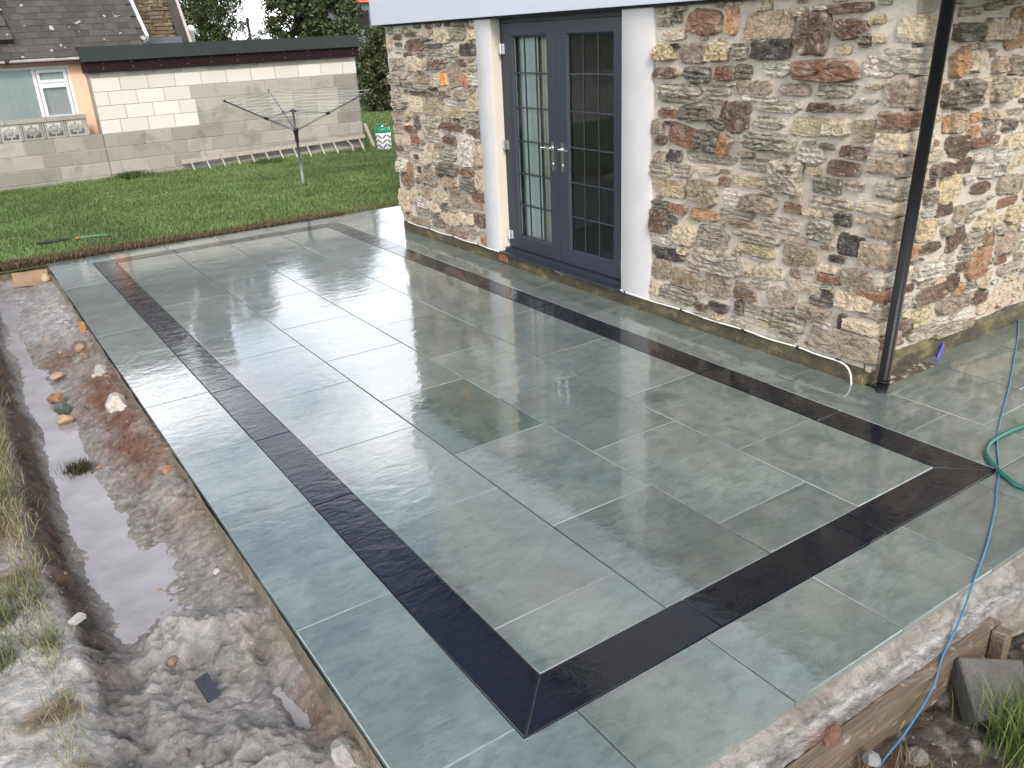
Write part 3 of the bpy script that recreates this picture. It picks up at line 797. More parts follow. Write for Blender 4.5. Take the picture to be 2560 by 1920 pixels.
# traced positions of the larger stones: along, height, width, height, turn, kind
FRONT_STONES = "-2.644,2.108,0.139,0.06,0,m;-2.518,2.126,0.096,0.059,0,G;-2.267,2.089,0.304,0.157,0,r;-2.039,2.096,0.109,0.158,0,o;-1.737,2.058,0.383,0.157,0,t;-2.543,2.023,0.223,0.073,0,p;-2.521,1.956,0.092,0.027,0,B;-2.622,1.912,0.215,0.107,0,y;-2.344,1.91,0.259,0.134,0,m;-2.133,1.914,0.165,0.112,0,y;-1.959,1.916,0.124,0.101,0,g;-1.705,1.922,0.307,0.114,0,B;-1.661,1.814,0.221,0.1,0,w;-2.623,1.781,0.211,0.069,0,b;-2.313,1.771,0.232,0.098,0,G;-2.064,1.784,0.147,0.086,0,r;-1.921,1.791,0.132,0.084,0,G;-2.49,1.671,0.392,0.079,0,g;-2.487,1.612,0.393,0.053,0,G;-2.145,1.68,0.258,0.056,0,g;-1.832,1.7,0.3,0.084,0,m;-2.159,1.619,0.242,0.041,0,g;-1.778,1.638,0.264,0.036,0,w;-1.648,1.598,0.348,0.068,0,g;-2.575,1.552,0.121,0.028,0,w;-2.588,1.51,0.193,0.058,0,r;-2.305,1.527,0.31,0.098,0,G;-2.127,1.471,0.145,0.063,-18,G;-2.053,1.557,0.058,0.131,-20,b;-1.942,1.515,0.178,0.199,0,b;-1.686,1.498,0.236,0.075,0,g;-2.684,1.419,0.115,0.094,0,m;-2.566,1.45,0.101,0.033,0,G;-2.428,1.373,0.262,0.147,-5,r;-2.207,1.354,0.2,0.137,-7,G;-1.692,1.385,0.414,0.116,0,g;-2.046,1.327,0.095,0.145,-27,o;-2.649,1.326,0.115,0.07,0,b;-2.651,1.206,0.116,0.089,0,m;-2.507,1.229,0.152,0.08,0,B;-2.173,1.244,0.434,0.077,0,g;-1.769,1.247,0.255,0.05,0,g;-1.548,2.122,0.151,0.049,0,p;-1.416,2.005,0.211,0.233,-7,b;-1.185,2.13,0.281,0.048,0,b;-1.172,2.023,0.192,0.105,0,b;-1.21,1.917,0.111,0.05,0,y;-1.076,1.962,0.069,0.069,0,G;-0.885,2.138,0.178,0.046,0,b;-0.887,2.071,0.162,0.032,0,b;-0.898,1.983,0.17,0.096,0,G;-0.779,1.995,0.084,0.111,0,p;-0.701,2.021,0.044,0.123,0,t;-1.311,1.811,0.438,0.119,0,r;-0.977,1.828,0.195,0.11,0,w;-0.761,1.834,0.181,0.128,0,m;-1.504,1.696,0.213,0.065,0,m;-1.217,1.703,0.267,0.095,0,g;-0.917,1.695,0.23,0.098,0,r;-0.758,1.7,0.086,0.075,0,t;-1.322,1.606,0.188,0.053,0,b;-1.126,1.608,0.183,0.046,0,m;-0.94,1.603,0.098,0.045,0,G;-0.854,1.596,0.048,0.06,0,b;-0.755,1.603,0.127,0.064,0,p;-1.38,1.489,0.287,0.118,0,y;-1.187,1.506,0.161,0.092,0,p;-0.953,1.509,0.261,0.094,0,t;-0.778,1.522,0.076,0.075,0,p;-1.255,1.388,0.104,0.037,0,G;-1.356,1.327,0.187,0.099,0,w;-1.064,1.374,0.176,0.069,0,b;-0.876,1.401,0.122,0.08,0,B;-0.745,1.416,0.128,0.073,0,g;-2.642,1.123,0.201,0.104,0,g;-2.416,1.131,0.199,0.101,0,g;-1.776,1.233,0.247,0.079,0,g;-1.801,1.128,0.318,0.074,0,y;-1.515,1.184,0.222,0.202,0,g;-2.564,0.994,0.313,0.112,0,y;-2.233,1.005,0.286,0.18,0,t;-2.034,1.099,0.099,0.063,0,r;-1.964,0.997,0.133,0.104,0,w;-1.722,0.994,0.289,0.11,0,m;-1.458,0.998,0.145,0.062,0,r;-2.645,0.87,0.193,0.056,0,G;-2.455,0.862,0.194,0.069,0,r;-2.196,0.855,0.296,0.07,0,o;-1.913,0.902,0.299,0.057,0,g;-2.647,0.749,0.173,0.177,0,b;-2.513,0.758,0.094,0.085,0,G;-1.873,0.843,0.279,0.044,0,t;-1.541,0.884,0.284,0.093,0,g;-2.376,0.683,0.197,0.143,0,p;-2.119,0.689,0.283,0.177,0,c;-1.721,0.782,0.419,0.076,0,g;-2.626,0.619,0.217,0.08,0,w;-1.73,0.686,0.322,0.071,0,y;-2.541,0.511,0.332,0.096,0,B;-2.386,0.569,0.097,0.056,0,p;-2.072,0.538,0.528,0.154,0,g;-1.435,0.699,0.132,0.129,0,t;-1.609,0.558,0.255,0.098,0,p;-2.619,0.379,0.209,0.149,0,t;-2.35,0.356,0.308,0.133,0,t;-2.051,0.366,0.218,0.165,0,m;-2.693,0.228,0.141,0.121,0,p;-1.792,0.365,0.185,0.081,0,b;-1.487,0.413,0.217,0.131,0,m;-1.402,0.527,0.132,0.062,0,p;-2.45,0.217,0.372,0.129,0,g;-2.023,0.223,0.19,0.067,0,B;-1.838,0.26,0.072,0.105,0,G;-1.652,0.268,0.281,0.091,0,g;-1.126,1.274,0.223,0.082,0,b;-0.919,1.286,0.173,0.072,0,g;-0.801,1.298,0.079,0.078,0,p;-1.228,1.162,0.184,0.093,0,G;-0.912,1.171,0.209,0.115,0,t;-0.789,1.186,0.083,0.098,0,p;-1.187,1.064,0.289,0.061,0,g;-0.908,1.005,0.168,0.142,0,t;-0.804,1.02,0.085,0.147,0,w;-1.09,0.982,0.108,0.077,0,B;-1.237,0.897,0.188,0.139,0,g;-1.025,0.843,0.181,0.127,0,B;-0.874,0.856,0.102,0.092,0,g;-0.783,0.872,0.068,0.098,0,p;-1.342,0.721,0.187,0.127,0,t;-1.109,0.738,0.115,0.046,0,B;-0.9,0.744,0.162,0.082,0,B;-0.766,0.778,0.111,0.091,0,r;-0.943,0.642,0.23,0.125,0,m;-0.788,0.65,0.096,0.106,0,p;-1.153,0.607,0.168,0.056,0,r;-1.332,0.524,0.262,0.085,0,p;-1.157,0.508,0.08,0.054,0,B;-0.955,0.51,0.261,0.102,0,p;-1.187,0.452,0.181,0.053,0,G;-1.24,0.37,0.227,0.086,0,m;-0.789,0.531,0.079,0.083,0,o;-1.024,0.36,0.056,0.101,0,B;-0.891,0.385,0.138,0.094,0,b;-0.781,0.404,0.098,0.08,0,r;-0.998,0.23,0.454,0.16,0,m;-1.414,0.26,0.241,0.122,0,g;-1.15,0.309,0.151,0.056,0,w;-0.787,0.244,0.081,0.154,0,t;-6.681,2.094,0.227,0.045,0,b;-6.325,2.012,0.411,0.114,0,b;-6.379,2.112,0.33,0.044,0,G;-6.882,2.034,0.145,0.126,0,y;-6.67,2.024,0.174,0.04,0,G;-6.674,1.965,0.228,0.059,0,w;-6.058,2.06,0.141,0.041,0,G;-5.915,1.999,0.335,0.036,0,G;-5.918,1.937,0.398,0.05,0,g;-5.713,2.087,0.292,0.133,0,p;-5.441,2.091,0.319,0.1,0,g;-5.574,1.955,0.272,0.117,0,w;-5.254,1.958,0.296,0.103,0,B;-5.131,2.084,0.094,0.091,0,p;-6.727,1.846,0.391,0.09,0,m;-6.352,1.832,0.333,0.138,0,p;-6.095,1.818,0.095,0.089,0,g;-5.891,1.826,0.214,0.094,0,b;-5.535,1.732,0.274,0.204,4,t;-5.367,1.828,0.166,0.048,0,b;-5.206,1.808,0.175,0.082,0,g;-5.755,1.688,0.12,0.12,0,O;-5.899,1.686,0.139,0.134,0,w;-5.318,1.682,0.11,0.121,0,o;-5.181,1.691,0.188,0.122,0,w;-6.817,1.687,0.291,0.15,0,g;-6.216,1.688,0.294,0.091,0,t;-6.519,1.676,0.242,0.086,0,g;-6.401,1.589,0.577,0.046,0,g;-5.978,1.592,0.204,0.03,0,B;-6.226,1.545,0.66,0.038,0,G;-5.754,1.555,0.196,0.058,0,b;-5.448,1.55,0.228,0.093,0,m;-6.755,1.48,0.326,0.207,0,g;-6.381,1.432,0.315,0.167,0,p;-6.013,1.431,0.422,0.198,0,t;-5.515,1.479,0.435,0.077,0,w;-5.179,1.491,0.176,0.169,0,y;-6.76,1.293,0.384,0.095,0,m;-5.588,1.378,0.428,0.092,0,y;-5.221,1.367,0.275,0.076,0,g;-6.386,1.234,0.137,0.14,0,G;-6.116,1.257,0.327,0.113,0,g;-5.682,1.244,0.469,0.073,0,r;-5.227,1.209,0.319,0.08,0,b;-6.556,1.162,0.284,0.071,0,r;-6.845,1.153,0.243,0.106,0,m;-6.214,2.199,0.144,0.062,0,G;-5.997,2.185,0.123,0.057,0,b;-5.769,2.192,0.132,0.04,0,G;-5.373,2.179,0.313,0.045,0,G;-5.61,2.187,0.128,0.046,0,G;-6.85,2.167,0.161,0.073,0,g;-6.641,2.154,0.19,0.058,0,w;-6.781,1.038,0.371,0.102,0,p;-6.482,1.067,0.229,0.091,0,r;-6.073,1.103,0.392,0.092,0,g;-5.681,1.115,0.297,0.085,0,b;-5.385,1.036,0.31,0.311,0,w;-5.152,0.999,0.131,0.199,0,y;-6.446,0.983,0.298,0.066,0,g;-6.867,0.942,0.179,0.052,0,b;-6.804,0.89,0.319,0.06,0,g;-6.492,0.88,0.128,0.05,0,b;-6.261,0.881,0.222,0.123,0,p;-5.958,1.028,0.193,0.07,0,t;-5.767,0.954,0.342,0.106,0,g;-5.788,0.817,0.401,0.119,0,G;-6.842,0.755,0.209,0.14,0,w;-6.653,0.74,0.175,0.121,0,o;-6.432,0.742,0.127,0.067,0,b;-6.195,0.69,0.306,0.177,0,c;-6.754,0.606,0.338,0.128,0,r;-5.428,0.815,0.279,0.068,0,r;-5.415,0.699,0.339,0.129,0,G;-5.165,0.77,0.168,0.204,0,p;-5.744,0.7,0.204,0.105,0,t;-6.44,0.656,0.16,0.079,0,g;-6.841,0.368,0.25,0.281,0,p;-6.008,0.529,0.298,0.177,0,p;-6.313,0.5,0.219,0.125,0,t;-5.68,0.508,0.266,0.137,0,m;-5.469,0.512,0.21,0.177,0,m;-5.213,0.597,0.271,0.086,0,r;-6.403,0.391,0.304,0.14,0,w;-6.151,0.367,0.205,0.116,0,p;-6.423,0.28,0.396,0.105,0,g;-5.918,0.391,0.18,0.069,0,G;-6.092,0.221,0.239,0.122,0,G;-5.788,0.306,0.338,0.146,0,p;-5.475,0.351,0.273,0.129,0,p;-5.205,0.368,0.245,0.141,0,b;-5.15,0.173,0.129,0.089,0,o;-5.728,0.18,0.512,0.106,0,t;-6.516,0.166,0.46,0.079,0,t;-6.624,0.437,0.204,0.146,0,p"
SIDE_STONES = "3.603,1.973,0.265,0.102,0,G;3.924,1.982,0.349,0.13,0,p;4.122,2.045,0.147,0.085,0,o;4.137,1.907,0.23,0.101,0,o;3.557,1.818,0.145,0.159,14,o;3.733,1.813,0.213,0.121,0,p;4.001,1.781,0.13,0.094,0,t;3.689,1.647,0.245,0.149,0,G;3.848,1.647,0.155,0.149,0,p;4.076,1.624,0.191,0.109,0,m;3.653,1.5,0.15,0.13,0,t;3.548,1.488,0.084,0.103,0,o;3.839,1.5,0.117,0.05,0,o;3.979,1.511,0.126,0.063,0,m;3.84,1.425,0.123,0.057,0,o;4.031,1.418,0.175,0.079,0,g;4.264,1.48,0.219,0.068,0,g;3.724,1.344,0.253,0.123,0,b;3.987,1.346,0.302,0.057,0,r;3.596,1.37,0.064,0.085,0,b;4.337,1.309,0.225,0.096,0,p;4.134,1.208,0.291,0.185,0,w;3.799,1.236,0.158,0.068,0,b;4.254,1.409,0.183,0.056,0,G;3.621,2.08,0.244,0.046,0,g;3.821,2.101,0.169,0.042,0,g;4.197,1.77,0.141,0.104,0,g;4.269,1.633,0.12,0.102,0,y;3.51,1.629,0.093,0.094,0,G;3.556,1.233,0.23,0.075,0,b;3.801,1.22,0.162,0.081,0,b;3.692,1.102,0.242,0.175,4,y;3.465,1.161,0.091,0.045,0,b;4.394,0.922,0.233,0.062,0,r;4.517,0.825,0.224,0.114,0,y;3.663,0.977,0.187,0.072,0,b;3.508,0.993,0.155,0.063,0,w;3.83,0.937,0.114,0.085,0,t;4.002,0.948,0.258,0.059,0,g;4.146,0.843,0.238,0.09,0,p;3.493,0.879,0.207,0.122,0,y;3.71,0.851,0.111,0.058,0,t;3.822,0.78,0.226,0.121,20,b;3.54,0.768,0.238,0.058,0,b;3.415,0.768,0.093,0.071,0,o;4.223,0.689,0.198,0.126,0,r;4.474,0.646,0.209,0.134,0,m;4.01,0.741,0.16,0.09,0,g;3.995,0.649,0.175,0.079,0,g;4.147,0.566,0.241,0.188,5,o;4.272,0.444,0.204,0.097,0,p;3.771,0.628,0.154,0.139,0,g;3.562,0.629,0.268,0.096,0,w;3.646,0.45,0.415,0.108,0,b;3.855,0.494,0.115,0.101,0,b;3.956,0.426,0.118,0.07,0,o;4.454,0.526,0.137,0.055,0,r;4.59,0.442,0.3,0.091,0,g;3.89,0.342,0.322,0.1,0,m;3.548,0.32,0.246,0.118,0,y;4.238,0.318,0.157,0.085,0,b;4.603,0.268,0.371,0.164,0,p;4.37,0.231,0.243,0.106,0,p;4.049,0.225,0.244,0.056,0,w;3.789,0.258,0.137,0.039,0,w;3.896,0.167,0.297,0.076,0,g;3.601,0.212,0.279,0.073,0,g;3.378,0.288,0.132,0.108,0,b;4.132,0.138,0.249,0.073,0,t"

# ================================================================== THE STONE HOUSE
house = thing('stone_house', 'rubble stone house with white fascia and grey glazed double doors', 'house', (3.04, 3.8, 0))
XW, YW = 3.04, 0.845           # faces of the front and the side wall
PAL = {  # base tone, layering
    'g': ((0.405, 0.355, 0.270), 0.95), 'G': ((0.165, 0.145, 0.110), 0.8), 'b': ((0.120, 0.068, 0.040), 0.45), 'B': ((0.045, 0.034, 0.027), 0.6),
    'r': ((0.215, 0.105, 0.054), 0.5), 'o': ((0.37, 0.20, 0.098), 0.3), 'O': ((0.66, 0.28, 0.06), 0.15), 'y': ((0.51, 0.41, 0.245), 0.6),
    'p': ((0.53, 0.425, 0.295), 0.35), 'm': ((0.305, 0.240, 0.170), 0.45), 'w': ((0.54, 0.495, 0.41), 0.7), 't': ((0.325, 0.242, 0.155), 0.45), 'c': ((0.33, 0.28, 0.20), 1.0)}
def parse(s):
    out = []
    for e in s.split(';'):
        a = e.split(',')
        out.append((float(a[0]), float(a[1]), float(a[2]), float(a[3]), float(a[4]), a[5]))
    return out
def corner_shift(z): return 0.045 * z / 2.2 * 2    # the corner leans a little
FRONT = [s for s in parse(FRONT_STONES) if s[0] < -0.94]
SIDE = [s for s in parse(SIDE_STONES) if s[0] > 3.30]

def fill(stones, regions, seed, cell=0.005):
    rng = random.Random(seed)
    a0 = min(r[0] for r in regions); a1 = max(r[1] for r in regions)
    nx = int((a1 - a0) / cell) + 2; nz = int(2.4 / cell)
    occ = np.ones((nx, nz), bool)
    for (p, q, z0, z1) in regions:
        occ[int((p - a0) / cell):int((q - a0) / cell), int(z0 / cell):int(z1 / cell)] = False
    def mark(a, z, w, h, m):
        occ[max(0, int((a - w / 2 - m - a0) / cell)):int((a + w / 2 + m - a0) / cell) + 1, max(0, int((z - h / 2 - m) / cell)):int((z + h / 2 + m) / cell) + 1] = True
    for s in stones:
        mark(s[0], s[1], s[2] * 0.92, s[3] * 0.92, 0.004)
    new = []
    kinds = 'gggwwwppppttmyyb'
    for (wl, wh, hl, hh, tries) in ((0.24, 0.34, 0.10, 0.15, 500), (0.16, 0.26, 0.07, 0.11, 1500), (0.12, 0.20, 0.045, 0.08, 3000), (0.07, 0.16, 0.026, 0.055, 6000), (0.05, 0.14, 0.018, 0.030, 2500)):
        for _ in range(tries):
            w = rng.uniform(wl, wh); h = rng.uniform(hl, hh)
            r = rng.choice(regions)
            a = rng.uniform(r[0], r[1]); z = rng.uniform(r[2], r[3])
            i0 = int((a - w / 2 - a0) / cell); i1 = int((a + w / 2 - a0) / cell) + 1
            k0 = int((z - h / 2) / cell); k1 = int((z + h / 2) / cell) + 1
            if i0 < 0 or k0 < 0 or i1 >= nx or k1 >= nz: continue
            if occ[i0:i1, k0:k1].any(): continue
            mark(a, z, w, h, 0.006)
            new.append((a, z, w, h, rng.uniform(-4, 4), rng.choice(kinds)))
    return new
FRONT += fill(FRONT, [(-6.94, -5.10, 0.13, 2.21), (-2.74, -0.94, 0.13, 2.21)], 3)
SIDE += fill(SIDE, [(3.32, 6.55, 0.16, 2.21)], 5)

def stone_mesh(a, z, w, h, ang, ty, wall, seed):
    rng = random.Random(seed)
    base, lay = PAL[ty]
    k = rng.uniform(0.82, 1.18)
    hue = [rng.uniform(0.97, 1.03) for _ in range(3)]
    col = [min(0.9, c * k * q) for c, q in zip(base, hue)]
    depth = rng.choice((0.010, 0.016, 0.022, 0.030, 0.042)) * rng.uniform(0.85, 1.2) * (1.1 if min(w, h) > 0.08 else 0.75)
    ca, sa = math.cos(R(ang)), math.sin(R(ang))
    ph = [rng.uniform(0, 6.28) for _ in range(4)]
    # a broken, many-cornered outline
    nc = rng.randint(6, 9); e = rng.uniform(3.2, 6.5)
    cor = []
    t0 = rng.uniform(0, 6.28)
    for i in range(nc):
        t = t0 + 2 * math.pi * (i + rng.uniform(-0.28, 0.28)) / nc
        c, s = math.cos(t), math.sin(t)
        k_ = rng.uniform(0.90, 1.08)
        cor.append((math.copysign(abs(c) ** (2 / e), c) * k_, math.copysign(abs(s) ** (2 / e), s) * k_))
    n = 30
    seg = [math.hypot((cor[(i + 1) % nc][0] - cor[i][0]) * w, (cor[(i + 1) % nc][1] - cor[i][1]) * h) for i in range(nc)]
    tot = sum(seg); out = []
    for i in range(n):
        d_ = tot * i / n; q_ = 0
        while d_ > seg[q_]: d_ -= seg[q_]; q_ += 1
        f_ = d_ / seg[q_]
        p0, p1 = cor[q_], cor[(q_ + 1) % nc]
        j_ = rng.uniform(-0.050, 0.050)
        out.append(((p0[0] + (p1[0] - p0[0]) * f_ + j_) * w * 0.535, (p0[1] + (p1[1] - p0[1]) * f_ + rng.uniform(-0.075, 0.075)) * h * 0.54))
    vs = []; fs = []; cs = []
    rings = ((1.03, -0.5), (1.0, 0.15), (0.975, 0.72), (0.91, 0.98), (0.72, 1.0), (0.48, 1.02), (0.24, 1.03))
    tiltu, tiltv = rng.uniform(-0.25, 0.25), rng.uniform(-0.35, 0.15)
    for ri, (sc, dd) in enumerate(rings):
        for i, (u, v) in enumerate(out):
            uu, vv = u * sc, v * sc
            jit = 0 if ri == 0 else rng.uniform(-1, 1) * (0.10 * depth + 0.0018) * (1 if ri > 1 else 0.3)
            if lay > 0.6 and ri > 1:
                jit += (0.14 * depth + 0.0022) * math.copysign(1, math.sin(vv / 0.0052 + ph[3] + 5 * uu)) * rng.uniform(0.4, 1.2)
            d = dd * depth * (1 + (tiltu * uu / (w / 2) + tiltv * vv / (h / 2)) * (dd > 0)) + jit
            vs.append((uu * ca - vv * sa, uu * sa + vv * ca, d))
    cc = len(vs)
    vs.append((0, 0, depth * 1.01))
    for r_ in range(len(rings) - 1):
        for i in range(n):
            p = r_ * n + i; q = r_ * n + (i + 1) % n
            fs.append((p, q, q + n, p + n))
    for i in range(n):
        fs.append(((len(rings) - 1) * n + i, (len(rings) - 1) * n + (i + 1) % n, cc))
    lip = 0.35 * 1.0
    W = []
    for (u, v, d) in vs:
        if wall == 'F':
            yy = -(a + u); zz = z + v
            W.append((XW - d, yy, zz))
        else:
            W.append((a + u, YW - d, z + v))
    mor = (0.54, 0.48, 0.395)
    cs = []
    for ri in range(len(rings)):
        for i in range(n):
            f_ = (0.85, 0.55, 0.16, 0.03, 0.0, 0.0, 0.0)[ri] * rng.uniform(0.2, 1.25)
            if ri in (2, 3, 4) and rng.random() < 0.05: f_ = rng.uniform(0.4, 0.8)
            f_ = min(1.0, f_)
            cs.append((*[c * (1 - f_) + m_ * f_ for c, m_ in zip(col, mor)], lay * (1 - f_)))
    cs.append((*col, lay))
    return W, fs, cs

# mortar panels behind the stones
def mortar_panel(name, wall, a0, a1, z0, z1, parent):
    na = int((a1 - a0) / 0.014); nz = int((z1 - z0) / 0.014)
    A, Z = np.meshgrid(np.linspace(a0, a1, na), np.linspace(z0, z1, nz))
    dep = 0.016 * (fbm(A * 7, Z * 9, 5, 201) - 0.5) + 0.010 * (fbm(A * 30, Z * 30, 3, 211) - 0.5)
    if wall == 'F':
        return grid(name, XW + 0.004 - dep, -A, Z, M['mortar'], None, parent)
    return grid(name, A, YW + 0.004 - dep, Z, M['mortar'], None, parent)
wall_l = mortar_panel('stone_wall', 'F', -6.97, -5.08, 0.09, 2.225, house)
wall_r = mortar_panel('stone_wall', 'F', -2.76, -0.80, 0.09, 2.225, house)
wall_s = mortar_panel('stone_wall', 'S', 3.085, 6.6, 0.12, 2.225, house)
# rounded corner between front and side
th = np.linspace(0, math.pi / 2, 9); zz = np.linspace(0.10, 2.225, 120)
T, Z = np.meshgrid(th, zz)
rr = 0.045 + 0.012 * (fbm(T * 2, Z * 8, 4, 5) - 0.5)
cn = grid('corner_mortar', XW + 0.049 - rr * np.cos(T), YW - 0.041 + 0.04 - rr * np.sin(T) * 1.0, Z, M['mortar'], None, house)
# solid core so no light leaks
core = MB()
core.box((3.08, 0.90, 0.0), (3.34, 2.74, 2.24)); core.box((3.08, 5.10, 0.0), (3.34, 6.93, 2.24))
core.box((3.345, 0.90, 0.0), (5.3, 1.10, 2.24)); core.box((6.75, 0.90, 0.0), (9.0, 1.10, 2.24)); core.box((5.301, 0.90, 0.0), (6.749, 1.10, 0.85))
core.box((3.06, 6.935, 0.0), (9.0, 6.96, 2.24)); core.box((8.9, 1.101, 0.0), (9.0, 6.93, 2.24))
core.obj('wall_core', M['mortar'], house)
ALL = [(s, 'F', wall_l if s[0] < -4 else wall_r) for s in FRONT] + [(s, 'S', wall_s) for s in SIDE]
ALL.sort(key=lambda e: -e[0][2] * e[0][3] * (0.3 if (e[1] == 'S' and e[0][0] > 4.7) else 1))
rest = {}
for i, (s, w, par) in enumerate(ALL):
    v, f, c = stone_mesh(*s, w, 1000 + i)
    if i < 298:
        obj('stone', v, f, M['stone'], par, False, None, c)
    else:
        r_ = rest.setdefault(par, ([], [], []))
        o_ = len(r_[0]); r_[0].extend(v); r_[1].extend(tuple(k + o_ for k in q) for q in f); r_[2].extend(c)
for par, (v, f, c) in rest.items():
    tag(obj('small_stones', v, f, M['stone'], par, False, None, c), kind='stuff')
# quoins: squarish stones that turn the near corner, long and short by turns
def quoin(z0, z1, lf, ls, ty, seed):
    rq = random.Random(seed)
    base, lay = PAL[ty]
    k = rq.uniform(0.85, 1.15); col = [c * k for c in base]
    zc = (z0 + z1) / 2
    yc = 0.795 - 0.045 * zc / 2.2                              # the corner leans a little
    pf = rq.uniform(0.012, 0.032); ps = rq.uniform(0.010, 0.028)
    bm = bmesh.new(); bmesh.ops.create_cube(bm, size=1)
    bmesh.ops.subdivide_edges(bm, edges=bm.edges[:], cuts=5, use_grid_fill=True)
    V = []; Cc = []
    for v in bm.verts:
        u, w_, t_ = v.co.x + 0.5, v.co.y + 0.5, v.co.z + 0.5
        e_ = min(u, 1 - u, w_, 1 - w_) * 0 
        rz = 0.5 + (t_ - 0.5) * (1 - 0.10 * (abs(u - 0.5) * 2) ** 4)
        ex = (1 if u < 0.01 else 0) + (1 if w_ < 0.01 else 0) + (1 if t_ < 0.01 or t_ > 0.99 else 0)
        rnd = 0.008 * max(0, ex - 1)
        x = XW - pf + u * (ls + pf) + (rnd if u < 0.01 else 0); y = yc - ps * 0.4 + w_ * (lf + ps) + (rnd if w_ < 0.01 else 0)
        z = z0 + (z1 - z0) * rz
        j = 0.0035
        V.append((x + rq.uniform(-j, j), y + rq.uniform(-j, j), z + rq.uniform(-j, j)))
        edge = max(0, 1 - 5 * min(t_, 1 - t_)) if True else 0
        far = max(0, (u - 0.78) * 4, (w_ - 0.78) * 4)
        f_ = min(1, (0.5 * edge + 0.7 * far) * rq.uniform(0.2, 1.2))
        Cc.append((*[c * (1 - f_) + m_ * f_ for c, m_ in zip(col, (0.54, 0.48, 0.395))], lay))
    F_ = [tuple(v.index for v in f.verts) for f in bm.faces]
    bm.free()
    obj('quoin', V, F_, M['stone'], wall_r, False, None, Cc)
zq = 0.135
for i, (hq, ty) in enumerate(((0.085, 't'), (0.10, 'r'), (0.10, 'p'), (0.11, 'm'), (0.09, 'r'), (0.11, 'w'), (0.17, 't'), (0.14, 't'), (0.09, 'p'), (0.13, 'g'), (0.12, 't'), (0.13, 'p'), (0.11, 'r'), (0.17, 'm'), (0.15, 'g'), (0.16, 'p'), (0.13, 'b'))):
    if zq + hq > 2.21: break
    quoin(zq, zq + hq - 0.016, (0.165, 0.115)[i % 2] + 0.05 * ((i * 7) % 3) / 2, (0.17, 0.26)[i % 2], ty, 700 + i)
    zq += hq
# plinth
pm = MB()
xs = np.linspace(6.93, 0.83, 200); 
def plinth_strip(name, front):
    n = 260
    a = np.linspace(0, 1, n)
    prof = [(0.0, -0.02), (0.0, 0.085), (0.006, 0.103), (0.03, 0.112), (0.06, 0.114)]
    G = []
    for (d, z) in prof:
        if front:
            y = 6.95 + (0.838 - 6.95) * a
            G.append(np.stack([np.full(n, 3.032) + d + 0.006 * (fbm(y * 6, y * 0 + z * 20, 4, 9) - 0.5), y, np.full(n, z) + (z > 0.02) * (0.014 * (fbm(y * 3, y * 0, 4, 19) - 0.5) + 0.0 * y)], -1))
        else:
            x = 3.032 + (6.6 - 3.032) * a
            G.append(np.stack([x, np.full(n, 0.838) + d + 0.006 * (fbm(x * 6, x * 0 + z * 20, 4, 29) - 0.5), np.full(n, z) * (1.35 if z > 0.02 else 1) + (z > 0.02) * 0.014 * (fbm(x * 3, x * 0, 4, 39) - 0.5)], -1))
    G = np.array(G)
    return grid(name, G[..., 0], G[..., 1], G[..., 2], M['plinth'], None, house, None, False)
plinth_strip('plinth', True); plinth_strip('plinth', False)
box('plinth_end', (3.034, 6.90, -0.02), (3.4, 6.952, 0.108), M['plinth'], house, 0.006)
# gap of soil at the foot of the side wall
X, Y = np.meshgrid(np.linspace(3.08, 3.68, 60), np.linspace(0.735, 0.86, 18))
Zs = -0.006 + 0.030 * (fbm(X * 18, Y * 18, 4, 3) - 0.35)
C = mixc(np.broadcast_to(np.array([0.10, 0.08, 0.05]), X.shape + (3,)).copy(), sstep(0.55, 0.7, fbm(X * 30, Y * 30, 3, 7)), np.array([0.42, 0.38, 0.3]))
tag(grid('soil', X, Y, Zs, M['mud'], np.concatenate([C, np.full(X.shape + (1,), 0.2)], -1)), 'strip of bare soil at the foot of the side wall', None, None, 'structure')

# rendered piers either side of the doors
def pier(y0, y1, wob0, wob1):
    n = 60
    z = np.linspace(0.105, 2.222, n)
    e0 = y0 + wob0 * (fbm(z * 5, z * 0 + 1, 4, 3) - 0.5); e1 = y1 + wob1 * (fbm(z * 5, z * 0 + 2, 4, 5) - 0.5)
    cols_ = [(3.20, e0), (3.03, e0), (3.018, e0 + 0.012), (3.018, (e0 + e1) / 2), (3.018, e1 - 0.012), (3.03, e1), (3.20, e1)]
    Gx = np.array([np.full(n, c[0]) for c in cols_]).T; Gy = np.array([c[1] for c in cols_]).T
    Gz = np.repeat(z[:, None], len(cols_), 1)
    return grid('rendered_pier', Gx, Gy, Gz, M['render'], None, house, None, True)
pier(4.845, 5.10, 0.0, 0.03); pier(2.735, 3.068, 0.05, 0.0)
box('door_reveal', (3.03, 4.838, 0.108), (3.19, 4.8445, 2.222), M['reveal'], house)
box('door_reveal', (3.03, 3.0685, 0.108), (3.19, 3.075, 2.222), M['reveal'], house)
# overhanging fascia and upper storey
box('fascia', (2.962, 0.35, 2.222), (3.10, 7.13, 2.95), M['cladding'], house, 0.004)
box('soffit', (2.99, 0.36, 2.2245), (9.0, 7.12, 2.30), M['cladding'], house)
box('upper_wall', (3.10, 0.80, 2.301), (9.0, 7.05, 4.75), M['render'], house)
# slate roof over it (seen only in reflections)
obj('roof', [(2.85, 0.5, 4.72), (9.3, 0.5, 4.72), (9.3, 7.3, 4.72), (2.85, 7.3, 4.72), (6.0, 1.8, 6.6), (6.0, 6.0, 6.6)],
    [(0, 1, 4), (2, 3, 5), (1, 2, 5, 4), (3, 0, 4, 5), (0, 3, 2, 1)], M['slate'], house)
# dark strip added to stand for the shadow under the fascia
box('fascia_shade_strip', (3.0, 0.7, 2.205), (3.03, 6.97, 2.2235), M['felt'], house)

